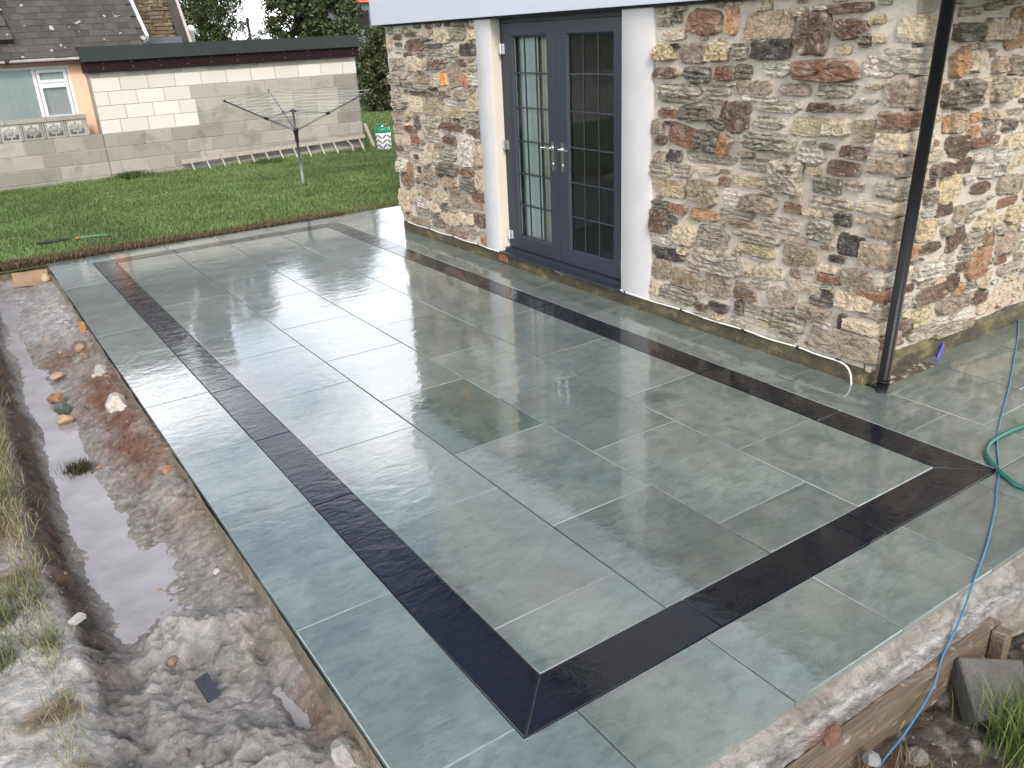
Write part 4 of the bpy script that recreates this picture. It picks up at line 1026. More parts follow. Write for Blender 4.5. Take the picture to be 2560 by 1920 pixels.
# ---- the room behind the doors
rm = MB()
rm.add([(3.345, 1.10, 0.10), (8.9, 1.10, 0.10), (8.9, 5.2, 0.10), (3.345, 5.2, 0.10)], [(0, 1, 2, 3)])
rm.obj('room_floor', M['floor'], house)
rm = MB()
rm.add([(3.20, 5.20, 0.1), (8.9, 5.20, 0.1), (8.9, 5.20, 2.221), (3.20, 5.20, 2.221)], [(0, 1, 2, 3)])
rm.add([(3.345, 1.101, 2.2205), (8.9, 1.101, 2.2205), (8.9, 5.2, 2.2205), (3.345, 5.2, 2.2205)], [(0, 3, 2, 1)])
rm.obj('room_wall', M['room'], house)
box('skirting_board', (3.36, 5.18, 0.10), (8.8, 5.198, 0.22), M['upvc'], house)
# unseen window added in the side wall to let daylight into the room
wf = MB()
for lo, hi in [((5.30, 0.98, 0.85), (5.36, 1.03, 2.2)), ((6.69, 0.98, 0.85), (6.75, 1.03, 2.2)), ((5.361, 0.98, 0.85), (6.689, 1.03, 0.91)), ((5.361, 0.98, 2.14), (6.689, 1.03, 2.2)), ((6.0, 0.98, 0.911), (6.05, 1.03, 2.139))]:
    wf.box(lo, hi)
wf.obj('added_window_frame', M['door'], house)

# ---- double doors
XD = 3.125
fr = MB()
fr.box((XD, 4.775, 0.16), (XD + 0.07, 4.838, 2.222)); fr.box((XD, 3.0755, 0.16), (XD + 0.07, 3.13, 2.222)); fr.box((XD, 3.1305, 2.165), (XD + 0.07, 4.7745, 2.222))
fr.obj('door_frame', M['door'], house)
sl = MB()
sl.box((2.992, 3.0755, 0.112), (XD + 0.07, 4.838, 0.128)); sl.box((3.07, 3.0755, 0.1285), (XD + 0.07, 4.838, 0.16))
sl.obj('door_sill', M['door'], house)
def leaf(y0, y1, gy0, gy1):
    z0, z1, gz0, gz1 = 0.166, 2.160, 0.285, 2.062
    xf, xb = XD - 0.012, XD + 0.05
    m = MB()
    m.box((xf, y0, z0), (xb, gy0, z1)); m.box((xf, gy1, z0), (xb, y1, z1))
    m.box((xf, gy0 + 0.0005, z0), (xb, gy1 - 0.0005, gz0)); m.box((xf, gy0 + 0.0005, gz1), (xb, gy1 - 0.0005, z1))
    # sloped glazing bead
    for (a, b) in (((gy0, gz0), (gy1, gz0)), ((gy1, gz0), (gy1, gz1)), ((gy1, gz1), (gy0, gz1)), ((gy0, gz1), (gy0, gz0))):
        cy, cz = (gy0 + gy1) / 2, (gz0 + gz1) / 2
        def ins(p, d): return (p[0] + (d if p[0] < cy else -d), p[1] + (d if p[1] < cz else -d))
        a2, b2 = ins(a, 0.018), ins(b, 0.018)
        m.add([(xf + 0.001, *a), (xf + 0.001, *b), (xf + 0.022, *b2), (xf + 0.022, *a2)], [(0, 1, 2, 3)])
    lf = m.obj('door_leaf', M['door'], house)
    nb, nr = 3, 6
    yy = np.linspace(gy0 + 0.016, gy1 - 0.016, nb + 1); zz = np.linspace(gz0 + 0.016, gz1 - 0.016, nr + 1)
    for i in range(nb):
        for k in range(nr):
            obj('glass_pane', [(xf + 0.024, yy[i], zz[k]), (xf + 0.024, yy[i + 1], zz[k]), (xf + 0.024, yy[i + 1], zz[k + 1]), (xf + 0.024, yy[i], zz[k + 1])], [(0, 3, 2, 1)], M['glass'], lf)
    for y in yy[1:-1]: box('glazing_bar', (xf + 0.016, y - 0.006, zz[0]), (xf + 0.028, y + 0.006, zz[-1]), M['door'], lf, 0.002)
    for z in zz[1:-1]: box('glazing_bar', (xf + 0.0145, yy[0], z - 0.006), (xf + 0.0295, yy[-1], z + 0.006), M['door'], lf, 0.002)
    sp = MB(); sp.box((xf + 0.0255, gy1 - 0.021, gz0), (xf + 0.036, gy1 - 0.013, gz1)); sp.box((xf + 0.0255, gy0 + 0.013, gz0), (xf + 0.036, gy0 + 0.021, gz1))
    sp.obj('spacer_bar', M['chrome'], lf)
    return lf
lf1 = leaf(3.997, 4.770, 4.125, 4.655)
lf2 = leaf(3.135, 3.990, 3.265, 3.862)
box('meeting_strip', (XD - 0.0115, 3.9905, 0.17), (XD + 0.04, 3.9965, 2.158), M['rubber'], lf1)
def handle(y, sgn, lf):
    m = MB(); x = XD - 0.012
    m.box((x - 0.009, y - 0.017, 0.965), (x - 0.0005, y + 0.017, 1.205))
    m.tube([(x - 0.005, y, 1.155), (x - 0.048, y, 1.155)], 0.010, 10)
    m.tube([(x - 0.045, y - 0.004 * sgn, 1.155), (x - 0.046, y + sgn * 0.06, 1.157), (x - 0.044, y + sgn * 0.125, 1.152)], [0.010, 0.009, 0.007], 10)
    m.tube([(x - 0.004, y, 1.02), (x - 0.018, y, 1.02)], 0.010, 10)
    o = m.obj('handle', M['chrome'], lf, True)
    for p in o.data.polygons: p.use_smooth = len(p.vertices) == 4 and p.area < 0.0004
handle(4.062, 1, lf1); handle(3.925, -1, lf2)
def hinge(y, z, sgn, lf):
    m = MB()
    m.tube([(XD - 0.030, y, z - 0.045), (XD - 0.030, y, z + 0.045)], 0.014, 12)
    m.box((XD - 0.022, y - 0.045 if sgn > 0 else y + 0.004, z - 0.042), (XD - 0.0125, y - 0.004 if sgn > 0 else y + 0.045, z + 0.042))
    m.box((XD - 0.034, y + 0.0 if sgn > 0 else y - 0.042, z - 0.038), (XD - 0.001, y + 0.042 if sgn > 0 else y, z + 0.038))
    m.obj('hinge', M['chrome'], lf)
for z in (1.955, 1.13, 0.29):
    hinge(4.785, z, 1, lf1); hinge(3.118, z, -1, lf2)
# air brick in the plinth
ab = box('air_brick', (3.0225, 4.745, 0.028), (3.05, 4.885, 0.092), M['brick_orange'], house, 0.003)
hb = MB()
for i in range(3):
    for k in range(3):
        hb.box((3.0205, 4.757 + i * 0.042, 0.036 + k * 0.018), (3.03, 4.788 + i * 0.042, 0.045 + k * 0.018))
hb.obj('vent_hole', M['dark'], ab)

# ---- curtain, and a pale panel added inside the left leaf to brighten it
n = 90
f_ = np.linspace(0, 1, n)
Z = np.linspace(0.16, 2.19, 12)
cyy = 4.10 + 0.30 * f_; wav = 0.013 * np.sin(f_ * 30) + 0.006 * np.sin(f_ * 71 + 1)
GY = np.repeat(cyy[None], 12, 0); GX = 3.232 + wav[None] * np.linspace(1.2, 0.6, 12)[:, None]; GZ = np.repeat(Z[:, None], n, 1)
tag(grid('curtain', GX, GY, GZ, M['curtain'], base=(3.27, 4.1, 0.15)), 'cream gathered curtain seen through the left glazed door', 'curtain')
f_ = np.linspace(0, 1, 60)
GY = np.repeat((4.36 + 0.470 * f_)[None], 12, 0); GX = np.repeat((3.198 + 0.004 * np.sin(f_ * 22))[None], 12, 0); GZ = np.repeat(np.linspace(0.22, 2.19, 12)[:, None], 60, 1)
tag(grid('added_panel', GX, GY, GZ, M['sheer'], base=(3.2, 4.5, 0.2)), 'pale green panel added behind the left glazed door to brighten it', 'blind')

# ---- white cable clipped along the plinth top
pts = []
rc = random.Random(5)
clips = [6.83, 6.30, 5.78, 5.27, 4.77, 4.20, 3.62, 3.02, 2.38, 1.78, 1.32, 1.02]
for i, y in enumerate(clips):
    pts.append((3.022, y, 0.118))
    if i + 1 < len(clips):
        ym = (y + clips[i + 1]) / 2
        pts.append((3.018, ym, 0.118 - (0.016 if i in (5,) else 0.006)))
pts[-1] = (3.020, 1.02, 0.112)
pts += [(3.012, 0.945, 0.100), (3.004, 0.905, 0.062), (3.002, 0.892, 0.01), (3.002, 0.89, -0.02)]
cb = thing('cable', 'white cable clipped along the plinth of the stone wall', 'cable', (3.02, 3.8, 0.11))
tube('sheath', spline(pts, 6), 0.0052, M['white_plastic'], cb, 8)
for y in clips:
    m = MB(); m.tube([(3.0235, y - 0.011, 0.118), (3.0235, y + 0.011, 0.118)], 0.0082, 8); m.box((3.018, y - 0.009, 0.100), (3.034, y + 0.009, 0.112))
    m.obj('clip', M['rubber'], cb)

# ---- black downpipe at the corner
dp = thing('downpipe', 'black plastic downpipe at the corner of the stone house', 'pipe', (3.045, 0.70, 0))
tube('pipe', [(3.045, 0.712, -0.02), (3.045, 0.628, 2.4)], 0.0335, M['pipe'], dp, 20)
tube('collar', [(3.045, 0.7135, -0.02), (3.045, 0.709, 0.075)], 0.035, M['pipe'], dp, 20)
tube('collar_rim', [(3.045, 0.7085, 0.070), (3.045, 0.708, 0.084)], 0.0370, M['pipe'], dp, 20)
# ---- blue water pipe coming out of the side wall
tag(tube('water_pipe', spline([(3.90, 0.86, 0.075), (3.855, 0.825, 0.06), (3.80, 0.81, 0.015), (3.785, 0.805, -0.03)], 6), 0.011, M['blue_pipe'], None, 10, (3.8, 0.82, 0)),
    'short blue plastic pipe bending out of the side wall foot', 'pipe')

# ================================================================== BEYOND THE LAWN
# ---- garage of concrete blocks
YG = 14.62
garage = thing('garage', 'flat roofed concrete block garage with maroon fascia behind the lawn', 'garage', (3.6, YG, 0))
def block_mesh(name, w, h, d=0.1):
    me = bpy.data.meshes.new(name)
    bm = bmesh.new(); bmesh.ops.create_cube(bm, size=1)
    for v in bm.verts: v.co = Vector((v.co.x * w, v.co.y * d, v.co.z * h))
    bmesh.ops.bevel(bm, geom=bm.edges[:], offset=0.006, segments=1, affect='EDGES')
    bm.to_mesh(me); bm.free()
    return me
BM = {}
def put_block(x0, x1, z0, z1, y, mat, parent, tone=1.0):
    w, h = round(x1 - x0 - 0.010, 3), round(z1 - z0 - 0.010, 3)
    if w < 0.03 or h < 0.02: return
    key = (w, h, mat.name)
    if key not in BM:
        BM[key] = block_mesh('block', w, h); BM[key].materials.append(mat)
    o = bpy.data.objects.new('block', BM[key])
    COL.objects.link(o); o.parent = parent
    o.location = Vector(((x0 + x1) / 2, y + 0.05 + random.uniform(-0.002, 0.002), (z0 + z1) / 2)) - BASE[parent]
    o.color = (tone, tone, tone, 1)
    return o
GX0, GX1 = 1.17, 6.06
box('joint_backing', (GX0 + 0.004, YG + 0.008, -0.1), (GX1 - 0.004, YG + 0.12, 1.80), M['joint_mortar'], garage)
courses = [-0.06] + [0.078 + 0.2305 * k for k in range(8)] + [1.79]
for k, (z0, z1) in enumerate(zip(courses[:-1], courses[1:])):
    off = {0: 0.0, 1: 0.2, 2: 0.0, 3: 0.23, 4: 0.33, 5: 0.0, 6: 0.23, 7: 0.0, 8: 0.15}[k]
    x = GX0 - (0.46 - off if off else 0)
    while x < GX1 - 0.02:
        a = max(x, GX0); b = min(x + 0.46, GX1)
        mid = (a + b) / 2
        if k == 7: mat, tone = M['block_white'], random.uniform(0.95, 1.0)
        elif k == 8: mat, tone = M['block_white'], random.choice((0.62, 0.72, 0.85))
        elif 4 <= k <= 6:
            if mid < 2.85:
                b = min(b, 2.84) if b > 2.84 else b
                mat, tone = M['block_white'], random.uniform(0.97, 1.02)
            else:
                mat, tone = M['block_grey'], random.uniform(0.95, 1.25)
        else: mat, tone = M['block_grey'], random.uniform(0.8, 1.18)
        if mid > 5.55 and 2 < k < 7: tone *= random.uniform(0.6, 0.95)
        put_block(a, b, z0, z1, YG, mat, garage, tone)
        x = b if b < GX1 else GX1
side = MB(); side.box((GX1 - 0.1, YG + 0.13, -0.1), (GX1, 19.5, 1.80)); side.box((GX0, YG + 0.13, -0.1), (GX0 + 0.1, 19.5, 1.80)); side.obj('side_wall', M['block_grey'], garage)
box('fascia_board', (1.13, 14.52, 1.775), (6.10, 14.56, 1.965), M['maroon'], garage, 0.004)
box('fascia_return', (1.13, 14.5605, 1.775), (1.16, 19.5, 1.965), M['maroon'], garage)
rf = obj('roof', [(1.08, 14.46, 1.955), (6.14, 14.46, 1.955), (6.14, 14.62, 2.17), (1.08, 14.62, 2.19), (6.14, 19.7, 2.10), (1.08, 19.7, 2.12), (1.08, 14.62, 1.955), (6.14, 14.62, 1.955)],
         [(0, 1, 2, 3), (3, 2, 4, 5), (0, 3, 6), (1, 7, 2), (0, 6, 7, 1)], M['felt'], garage)
sc_me = None
for i in range(11):
    for z in (1.925, 1.835):
        x = 1.42 + i * 0.455
        if sc_me is None:
            so = lathe('screw', [(0.001, -0.004), (0.006, -0.003), (0.006, 0.0), (0.004, 0.003), (0.001, 0.004)], (0, 0, 0), M['gutter'], None, 8)
            sc_me = so.data; so.parent = garage
        else:
            so = bpy.data.objects.new('screw', sc_me); COL.objects.link(so); so.parent = garage
        so.location = Vector((x + random.uniform(-.02, .02), 14.517, z)) - BASE[garage]
        so.rotation_euler = (R(90), 0, 0)

# ---- boundary wall with pierced screen blocks, running on to the left
bw = thing('boundary_wall', 'low weathered block wall topped with pierced screen blocks', 'wall', (-3, YG, 0))
BX0 = -9.5
box('joint_backing', (BX0, YG + 0.008, -0.1), (GX0 - 0.004, YG + 0.12, 0.77), M['joint_mortar'], bw)
bc = [-0.06, 0.078, 0.3085, 0.539, 0.785]
for k, (z0, z1) in enumerate(zip(bc[:-1], bc[1:])):
    x = BX0 + (0.23 if k % 2 else 0)
    while x < GX0 - 0.03:
        put_block(x, min(x + 0.46, GX0), z0, z1, YG, M['block_grey'], bw, random.uniform(0.75, 1.15))
        x += 0.46
# screen block: frame, inner ring and four arms
sb = MB(); t_, hw = 0.032, 0.145
def sbb(x0, x1, z0, z1): sb.box((x0, -0.045, z0), (x1, 0.045, z1))
sbb(-hw, hw, 0, t_); sbb(-hw, hw, 0.27 - t_, 0.27); sbb(-hw, -hw + t_, t_ + .0005, 0.27 - t_ - .0005); sbb(hw - t_, hw, t_ + .0005, 0.27 - t_ - .0005)
r0, r1, zc = 0.062, 0.040, 0.135
sbb(-r0, r0, zc - r0, zc - r1); sbb(-r0, r0, zc + r1, zc + r0); sbb(-r0, -r1, zc - r1 + .0005, zc + r1 - .0005); sbb(r1, r0, zc - r1 + .0005, zc + r1 - .0005)
aw = 0.011
sbb(-aw, aw, t_ - .001, zc - r0 + .001); sbb(-aw, aw, zc + r0 - .001, 0.27 - t_ + .001)
sbb(-hw + t_ - .001, -r0 + .001, zc - aw, zc + aw); sbb(r0 - .001, hw - t_ + .001, zc - aw, zc + aw)
first = None
x = 0.79
i = 0
while x > BX0 + 0.2:
    if first is None:
        first = obj('screen_block', sb.v, sb.f, M['block_grey'], None); o = first; BASE[o] = BASE[bw]; o.parent = bw
    else:
        o = bpy.data.objects.new('screen_block', first.data); COL.objects.link(o); o.parent = bw
    o.location = Vector((x, YG + 0.055, 0.787)) - BASE[bw]
    o.color = (random.uniform(0.75, 1.2),) * 3 + (1,)
    x -= 0.335; i += 1
    if x + 0.1675 > BX0:
        put_block(x + 0.1455, x + 0.1895, 0.785, 1.06, YG + 0.01, M['block_grey'], bw, 0.9)
x = 0.975
while x > BX0:
    a = max(BX0, x - 0.62)
    box('coping', (a + 0.004, YG - 0.01, 1.060), (x, YG + 0.12, 1.132), M['block_grey'], bw, 0.006)
    x = a
box('end_pier', (0.937, YG + 0.012, 0.787), (0.972, YG + 0.098, 1.0595), M['block_grey'], bw)

# ---- bungalow
YB = 15.0
bg = thing('bungalow', 'peach bungalow with slate roof behind the block wall', 'house', (-3, YB, 0))
wl = MB()
wl.box((0.93, YB, -0.1), (1.35, YB + 0.2, 2.0)); wl.box((-2.3, YB, 1.925), (0.9295, YB + 0.2, 2.0))
wl.obj('wall', M['peach'], bg)
box('dark_wall', (-9.5, YB, -0.1), (-2.301, YB + 0.2, 2.0), M['bark'], bg)
box('window_apron', (-2.3, YB + 0.001, -0.1), (0.9295, YB + 0.2, 1.02), M['upvc'], bg)
win = MB()
def wb(x0, x1, z0, z1, y=YB + 0.02): win.box((x0, y, z0), (x1, y + 0.07, z1))
wb(0.885, 0.93, 1.021, 1.924); wb(0.35, 0.40, 1.021, 1.924); wb(-2.3, 0.3495, 1.875, 1.924); wb(0.4005, 0.8845, 1.875, 1.924); wb(-2.3, 0.3495, 1.021, 1.07); wb(0.4005, 0.8845, 1.021, 1.07)
wf_ = win.obj('window_frame', M['upvc'], bg)
win = MB()
for (x0, x1, z0, z1) in ((0.41, 0.875, 1.655, 1.867), (0.41, 0.875, 1.08, 1.625)):
    for (a, b, c, d) in ((x0, x1, z0, z0 + .05), (x0, x1, z1 - .05, z1), (x0, x0 + .05, z0 + .0505, z1 - .0505), (x1 - .05, x1, z0 + .0505, z1 - .0505)):
        win.box((a, YB + 0.005, c), (b, YB + 0.06, d))
win.box((0.4005, YB + 0.02, 1.6255), (0.8845, YB + 0.08, 1.6545))
win.obj('casement', M['upvc'], wf_)
for (x0, x1, z0, z1) in ((0.455, 0.83, 1.70, 1.82), (0.455, 0.83, 1.125, 1.58), (-2.3, 0.35, 1.07, 1.875)):
    obj('pane', [(x0, YB + 0.05, z0), (x1, YB + 0.05, z0), (x1, YB + 0.05, z1), (x0, YB + 0.05, z1)], [(0, 1, 2, 3)], M['glass'], wf_)
# vertical blinds behind the glass, one object per strip would be lost at this size
xs = np.linspace(-2.25, 0.88, 420); A_ = (xs * 9.0) % 1.0
GX = np.repeat(xs[None], 2, 0); GY = np.repeat((YB + 0.085 + 0.008 * A_)[None], 2, 0); GZ = np.repeat(np.array([[1.03], [1.92]]), 420, 1)
bl_ = grid('window_blind', GX, GY, GZ, M['blind'], None, bg)
box('soffit_board', (-9.5, 14.80, 1.945), (1.125, YB - 0.0005, 2.0), M['brown'], bg)
g_ = tube('gutter', [(-9.5, 14.765, 2.025), (1.15, 14.765, 2.035)], 0.042, M['gutter'], bg, 12)
tube('gutter_joint', [(-0.02, 14.765, 2.034), (0.045, 14.765, 2.034)], 0.047, M['brown'], bg, 12)
# roof: boarding plus slates one by one
SL = R(40); EY, EZ = 14.74, 2.055
def rp(x, s, up=0.0):    # point on the roof slope
    return Vector((x, EY + s * math.cos(SL) - up * math.sin(SL), EZ + s * math.sin(SL) + up * math.cos(SL)))
rm_ = MB()
rm_.add([rp(-9.5, 0), rp(2.28, 0), rp(2.28, 4.4), rp(-9.5, 4.4), rp(-9.5, 0, -0.08), rp(2.28, 0, -0.08), rp(2.28, 4.4, -0.08), rp(-9.5, 4.4, -0.08)], BOXF)
roof = rm_.obj('roof', M['slate'], bg)
sw, gauge = 0.198, 0.158
smv = boxv((-sw / 2 + 0.002, 0, 0), (sw / 2 - 0.002, gauge * 1.35, 0.009))
sme = bpy.data.meshes.new('slate'); sme.from_pydata(smv, [], BOXF); sme.materials.append(M['slate'])
rot_s = Matrix.Rotation(SL - R(2.2), 3, 'X').to_euler()
cnt = 0
for r_ in range(11):
    for c_ in range(16):
        xx = 2.28 - sw / 2 - (c_ + (0.5 if r_ % 2 else 0)) * sw
        if xx < -0.35: continue
        o = bpy.data.objects.new('slate', sme); COL.objects.link(o); o.parent = roof
        p = rp(xx + random.uniform(-.003, .003), r_ * gauge - 0.03 + random.uniform(-.004, .004), 0.016)
        o.location = p - BASE[bg]
        o.rotation_euler = (rot_s.x + random.uniform(-.01, .01), random.uniform(-.01, .01), random.uniform(-.012, .012))
        cnt += 1
# steeper projecting slope at the left
hp = MB(); 
def hpnt(x, s, up=0.0): return rp(x, s, 0.10 + 0.02 + up)
hp.add([rp(-3.0, -0.05, 0.02), rp(0.20, 0.35, 0.03), rp(0.05, 2.4, 0.03), rp(-3.0, 2.4, 0.03), hpnt(-3.0, -0.05), hpnt(0.20, 0.35), hpnt(0.05, 2.4), hpnt(-3.0, 2.4)], BOXF)
hipr = hp.obj('side_roof', M['slate'], bg)
for r_ in range(11):
    for c_ in range(4):
        xx = 0.20 - 0.012 * r_ - 0.115 - (c_ + (0.5 if r_ % 2 else 0)) * 0.23
        o = bpy.data.objects.new('slate', sme); COL.objects.link(o); o.parent = hipr
        o.location = hpnt(xx, 0.30 + r_ * 0.165, 0.014) - BASE[bg]
        o.scale = (1.15, 1.1, 1)
        o.rotation_euler = (rot_s.x + random.uniform(-.01, .01), random.uniform(-.02, .02), random.uniform(-.02, .02))
# white verge board, stone gable beyond it, grey bargeboard
vb = MB(); vb.add([rp(2.285, 0.35, -0.06), rp(2.335, 0.35, -0.06), rp(2.335, 4.2, -0.06), rp(2.285, 4.2, -0.06), rp(2.285, 0.35, 0.05), rp(2.335, 0.35, 0.05), rp(2.335, 4.2, 0.05), rp(2.285, 4.2, 0.05)], BOXF)
vb.obj('verge_board', M['upvc'], bg)
gb = box('gable_wall', (2.34, 16.2, 1.6), (3.10, 16.5, 4.5), M['dark'], bg)
zz = 2.30
rc = random.Random(3)
while zz < 3.3:
    h_ = rc.uniform(0.05, 0.085); x = 2.345
    while x < 3.08:
        w_ = rc.uniform(0.14, 0.38); x2 = min(x + w_, 3.09)
        if x2 - x > 0.05:
            k_ = rc.uniform(0.6, 1.3)
            v = np.array(boxv((x + 0.006, 16.16 + rc.uniform(-.02, .01), zz), (x2, 16.21, zz + h_ - 0.008)))
            v += np.array([[rc.uniform(-.008, .008) for _ in range(3)] for _ in range(8)])
            obj('gable_stone', v, BOXF, M['stone'], gb, False, None, [(0.16 * k_, 0.115 * k_, 0.06 * k_, 0.5)] * 8)
        x = x2
    zz += h_
box('lead_flashing', (2.34, 15.9, 2.10), (3.12, 16.15, 2.30), M['lead'], bg)
bb = MB(); 
for (p0, p1, w) in (((3.10, 16.15, 3.4), (3.32, 16.15, 2.1), 0.05),):
    bb.add([(p0[0], 16.10, p0[2]), (p0[0] + w, 16.10, p0[2]), (p1[0] + w, 16.10, p1[2]), (p1[0], 16.10, p1[2]), (p0[0], 16.3, p0[2]), (p0[0] + w, 16.3, p0[2]), (p1[0] + w, 16.3, p1[2]), (p1[0], 16.3, p1[2])], BOXF)
bb.obj('bargeboard', M['gutter'], bg)
bk = MB(); bk.add([(2.98, 16.13, 3.4), (3.10, 16.13, 3.4), (3.31, 16.13, 2.1), (3.12, 16.13, 2.1), (2.98, 16.15, 3.4), (3.10, 16.15, 3.4), (3.31, 16.15, 2.1), (3.12, 16.15, 2.1)], BOXF)
bk.obj('slate_verge', M['slate'], bg)
lathe('flue', [(0.055, 0), (0.055, 0.30), (0.075, 0.31), (0.075, 0.36), (0.06, 0.40), (0.02, 0.42)], (3.44, 16.4, 2.08), M['white_plastic'], bg, 14)

# ---- rotary clothes dryer on the lawn
rd = thing('clothes_dryer', 'three armed rotary clothes dryer standing on the lawn', 'clothes dryer', (3.38, 11.12, 0))
tube('pole', [(3.38, 11.12, -0.05), (3.38, 11.12, 0.72)], 0.021, M['grey_metal'], rd, 12)
tube('upper_pole', [(3.38, 11.12, 0.70), (3.38, 11.12, 1.10)], 0.017, M['grey_metal'], rd, 12)
lathe('collar', [(0.026, 0), (0.029, 0.02), (0.029, 0.10), (0.036, 0.12), (0.036, 0.16), (0.05, 0.17), (0.05, 0.205), (0.02, 0.21)], (3.38, 11.12, 0.665), M['rubber'], rd, 14)
lathe('head', [(0.02, 0), (0.055, 0.015), (0.06, 0.03), (0.03, 0.045), (0.02, 0.06)], (3.38, 11.12, 1.10), M['rubber'], rd, 14)
hub = Vector((3.38, 11.12, 0.85)); tips = []
for az in (R(203), R(322), R(86)):
    tip = hub + Vector((1.24 * math.cos(az), 1.24 * math.sin(az), 0.53)); tips.append(tip)
    h0 = hub + Vector((0.04 * math.cos(az), 0.04 * math.sin(az), 0))
    arm = tube('arm', [h0, tip], 0.0125, M['grey_metal'], rd, 10)
    mid = h0.lerp(tip, 0.42)
    tube('strut', [Vector((3.38, 11.12, 1.12)), mid + Vector((0, 0, 0.01))], 0.008, M['grey_metal'], rd, 8)
    d_ = (tip - h0).normalized() * 0.03
    tube('slider', [mid - d_, mid + d_], 0.024, M['rubber'], arm, 10)
    tube('tip_cap', [tip - d_ * 0.6, tip + d_ * 0.4], 0.016, M['rubber'], arm, 10)
lm = MB()
for k in range(8):
    f_ = 0.38 + 0.62 * k / 7
    pp = [hub.lerp(t_, f_) for t_ in tips]
    for i in range(3):
        a, b = pp[i], pp[(i + 1) % 3]
        m_ = a.lerp(b, 0.5) - Vector((0, 0, 0.015))
        lm.tube([a, m_, b], 0.0014, 5, False)
lm.obj('washing_line', M['line'], rd)

# ---- ladder on its side against the garage
la = thing('ladder', 'old wooden ladder lying on its edge against the garage wall', 'ladder', (4.2, 14.5, 0))
def la_pt(s, t): # along, across (0 top rail, 1 bottom)
    return Vector((2.36 + 3.68 * s, 14.50 - 0.16 * t + 0.02 * s, 0.175 + 0.085 * s - 0.30 * t))
for t_ in (0, 1):
    a, b = la_pt(0, t_), la_pt(1, t_)
    m = MB(); m.add([a + Vector((0, -.02, -.035)), b + Vector((0, -.02, -.032)), b + Vector((0, .02, -.032)), a + Vector((0, .02, -.035)), a + Vector((0, -.02, .035)), b + Vector((0, -.02, .032)), b + Vector((0, .02, .032)), a + Vector((0, .02, .035))], BOXF)
    m.obj('rail', M['grey_timber'], la)
for i in range(13):
    s = 0.045 + i * 0.0762
    a, b = la_pt(s, 0.02), la_pt(s + 0.012, 0.98)
    if i == 11:
        k = a.lerp(b, 0.5) + Vector((0.06, -0.01, 0.02)); tube('rung', [a, k, b + Vector((0.04, 0, 0))], 0.016, M['rung'], la, 8)
    else:
        tube('rung', [a, b], 0.018, M['rung'], la, 8)

# ---- plank leaning on the garage corner, gas bottle
m = MB(); q = Matrix.Rotation(R(-16), 4, 'Y'); q.translation = Vector((6.10, 14.50, 0))
m.box((-0.03, -0.02, -0.02), (0.03, 0.02, 0.52), q @ Matrix.Identity(4))
for i, v in enumerate(m.v): m.v[i] = (v[0] + (0.16 - v[2] * 0.0), v[1], v[2])
m2 = MB(); m2.add([(6.17, 14.46, -0.01), (6.24, 14.46, -0.01), (6.24, 14.50, -0.01), (6.17, 14.50, -0.01), (6.04, 14.52, 0.50), (6.10, 14.52, 0.50), (6.10, 14.56, 0.50), (6.04, 14.56, 0.50)], BOXF)
tag(m2.obj('plank', M['grey_timber'], None, False, (6.2, 14.5, 0)), 'short grey plank leaning on the garage corner', 'plank')
gbt = thing('gas_bottle', 'white gas bottle with green shoulder standing beside the garage', 'gas bottle', (6.30, 14.2, 0))
body = lathe('body', [(0.14, -0.02), (0.155, 0.0), (0.155, 0.31), (0.15, 0.325)], (6.30, 14.2, 0), M['upvc'], gbt, 28)
lathe('shoulder', [(0.152, 0.322), (0.157, 0.33), (0.157, 0.39), (0.14, 0.42), (0.09, 0.44)], (6.30, 14.2, 0), M['green_plastic'], gbt, 28)
hm = MB()
hm.tube([(6.30 + 0.12 * math.cos(a), 14.2 + 0.12 * math.sin(a), 0.475) for a in np.linspace(0.3, 5.6, 20)], 0.014, 8)
for a in (0.5, 2.1, 3.7, 5.3): hm.tube([(6.30 + 0.12 * math.cos(a), 14.2 + 0.12 * math.sin(a), 0.42), (6.30 + 0.12 * math.cos(a), 14.2 + 0.12 * math.sin(a), 0.475)], 0.013, 8)
hm.obj('handle_ring', M['green_plastic'], gbt, True)
tube('valve', [(6.29, 14.19, 0.43), (6.29, 14.19, 0.50)], 0.025, M['chrome'], gbt, 10)
tube('valve_cap', [(6.33, 14.12, 0.44), (6.35, 14.10, 0.49)], 0.032, M['red_plastic'], gbt, 10)
for k in range(10):   # dark chevron slots round the body
    a0 = 2 * math.pi * k / 10
    for lvl in range(3):
        sg = 1 if k % 2 else -1
        z0 = 0.02 + lvl * 0.092
        v = []; fc = []
        for st in range(6):
            f_ = st / 5; aa = a0 + (-0.26 + 0.52 * f_) * sg; zb = z0 + 0.065 * f_
            for (rr_, dz) in ((0.1545, 0), (0.1575, 0.002), (0.1575, 0.030), (0.1545, 0.032)):
                v.append((6.30 + rr_ * math.cos(aa), 14.2 + rr_ * math.sin(aa), zb + dz))
            if st:
                b0 = (st - 1) * 4
                fc += [(b0 + q_, b0 + q_ + 1, b0 + q_ + 5, b0 + q_ + 4) for q_ in range(3)]
        obj('slot', v, fc, M['dark'], body)

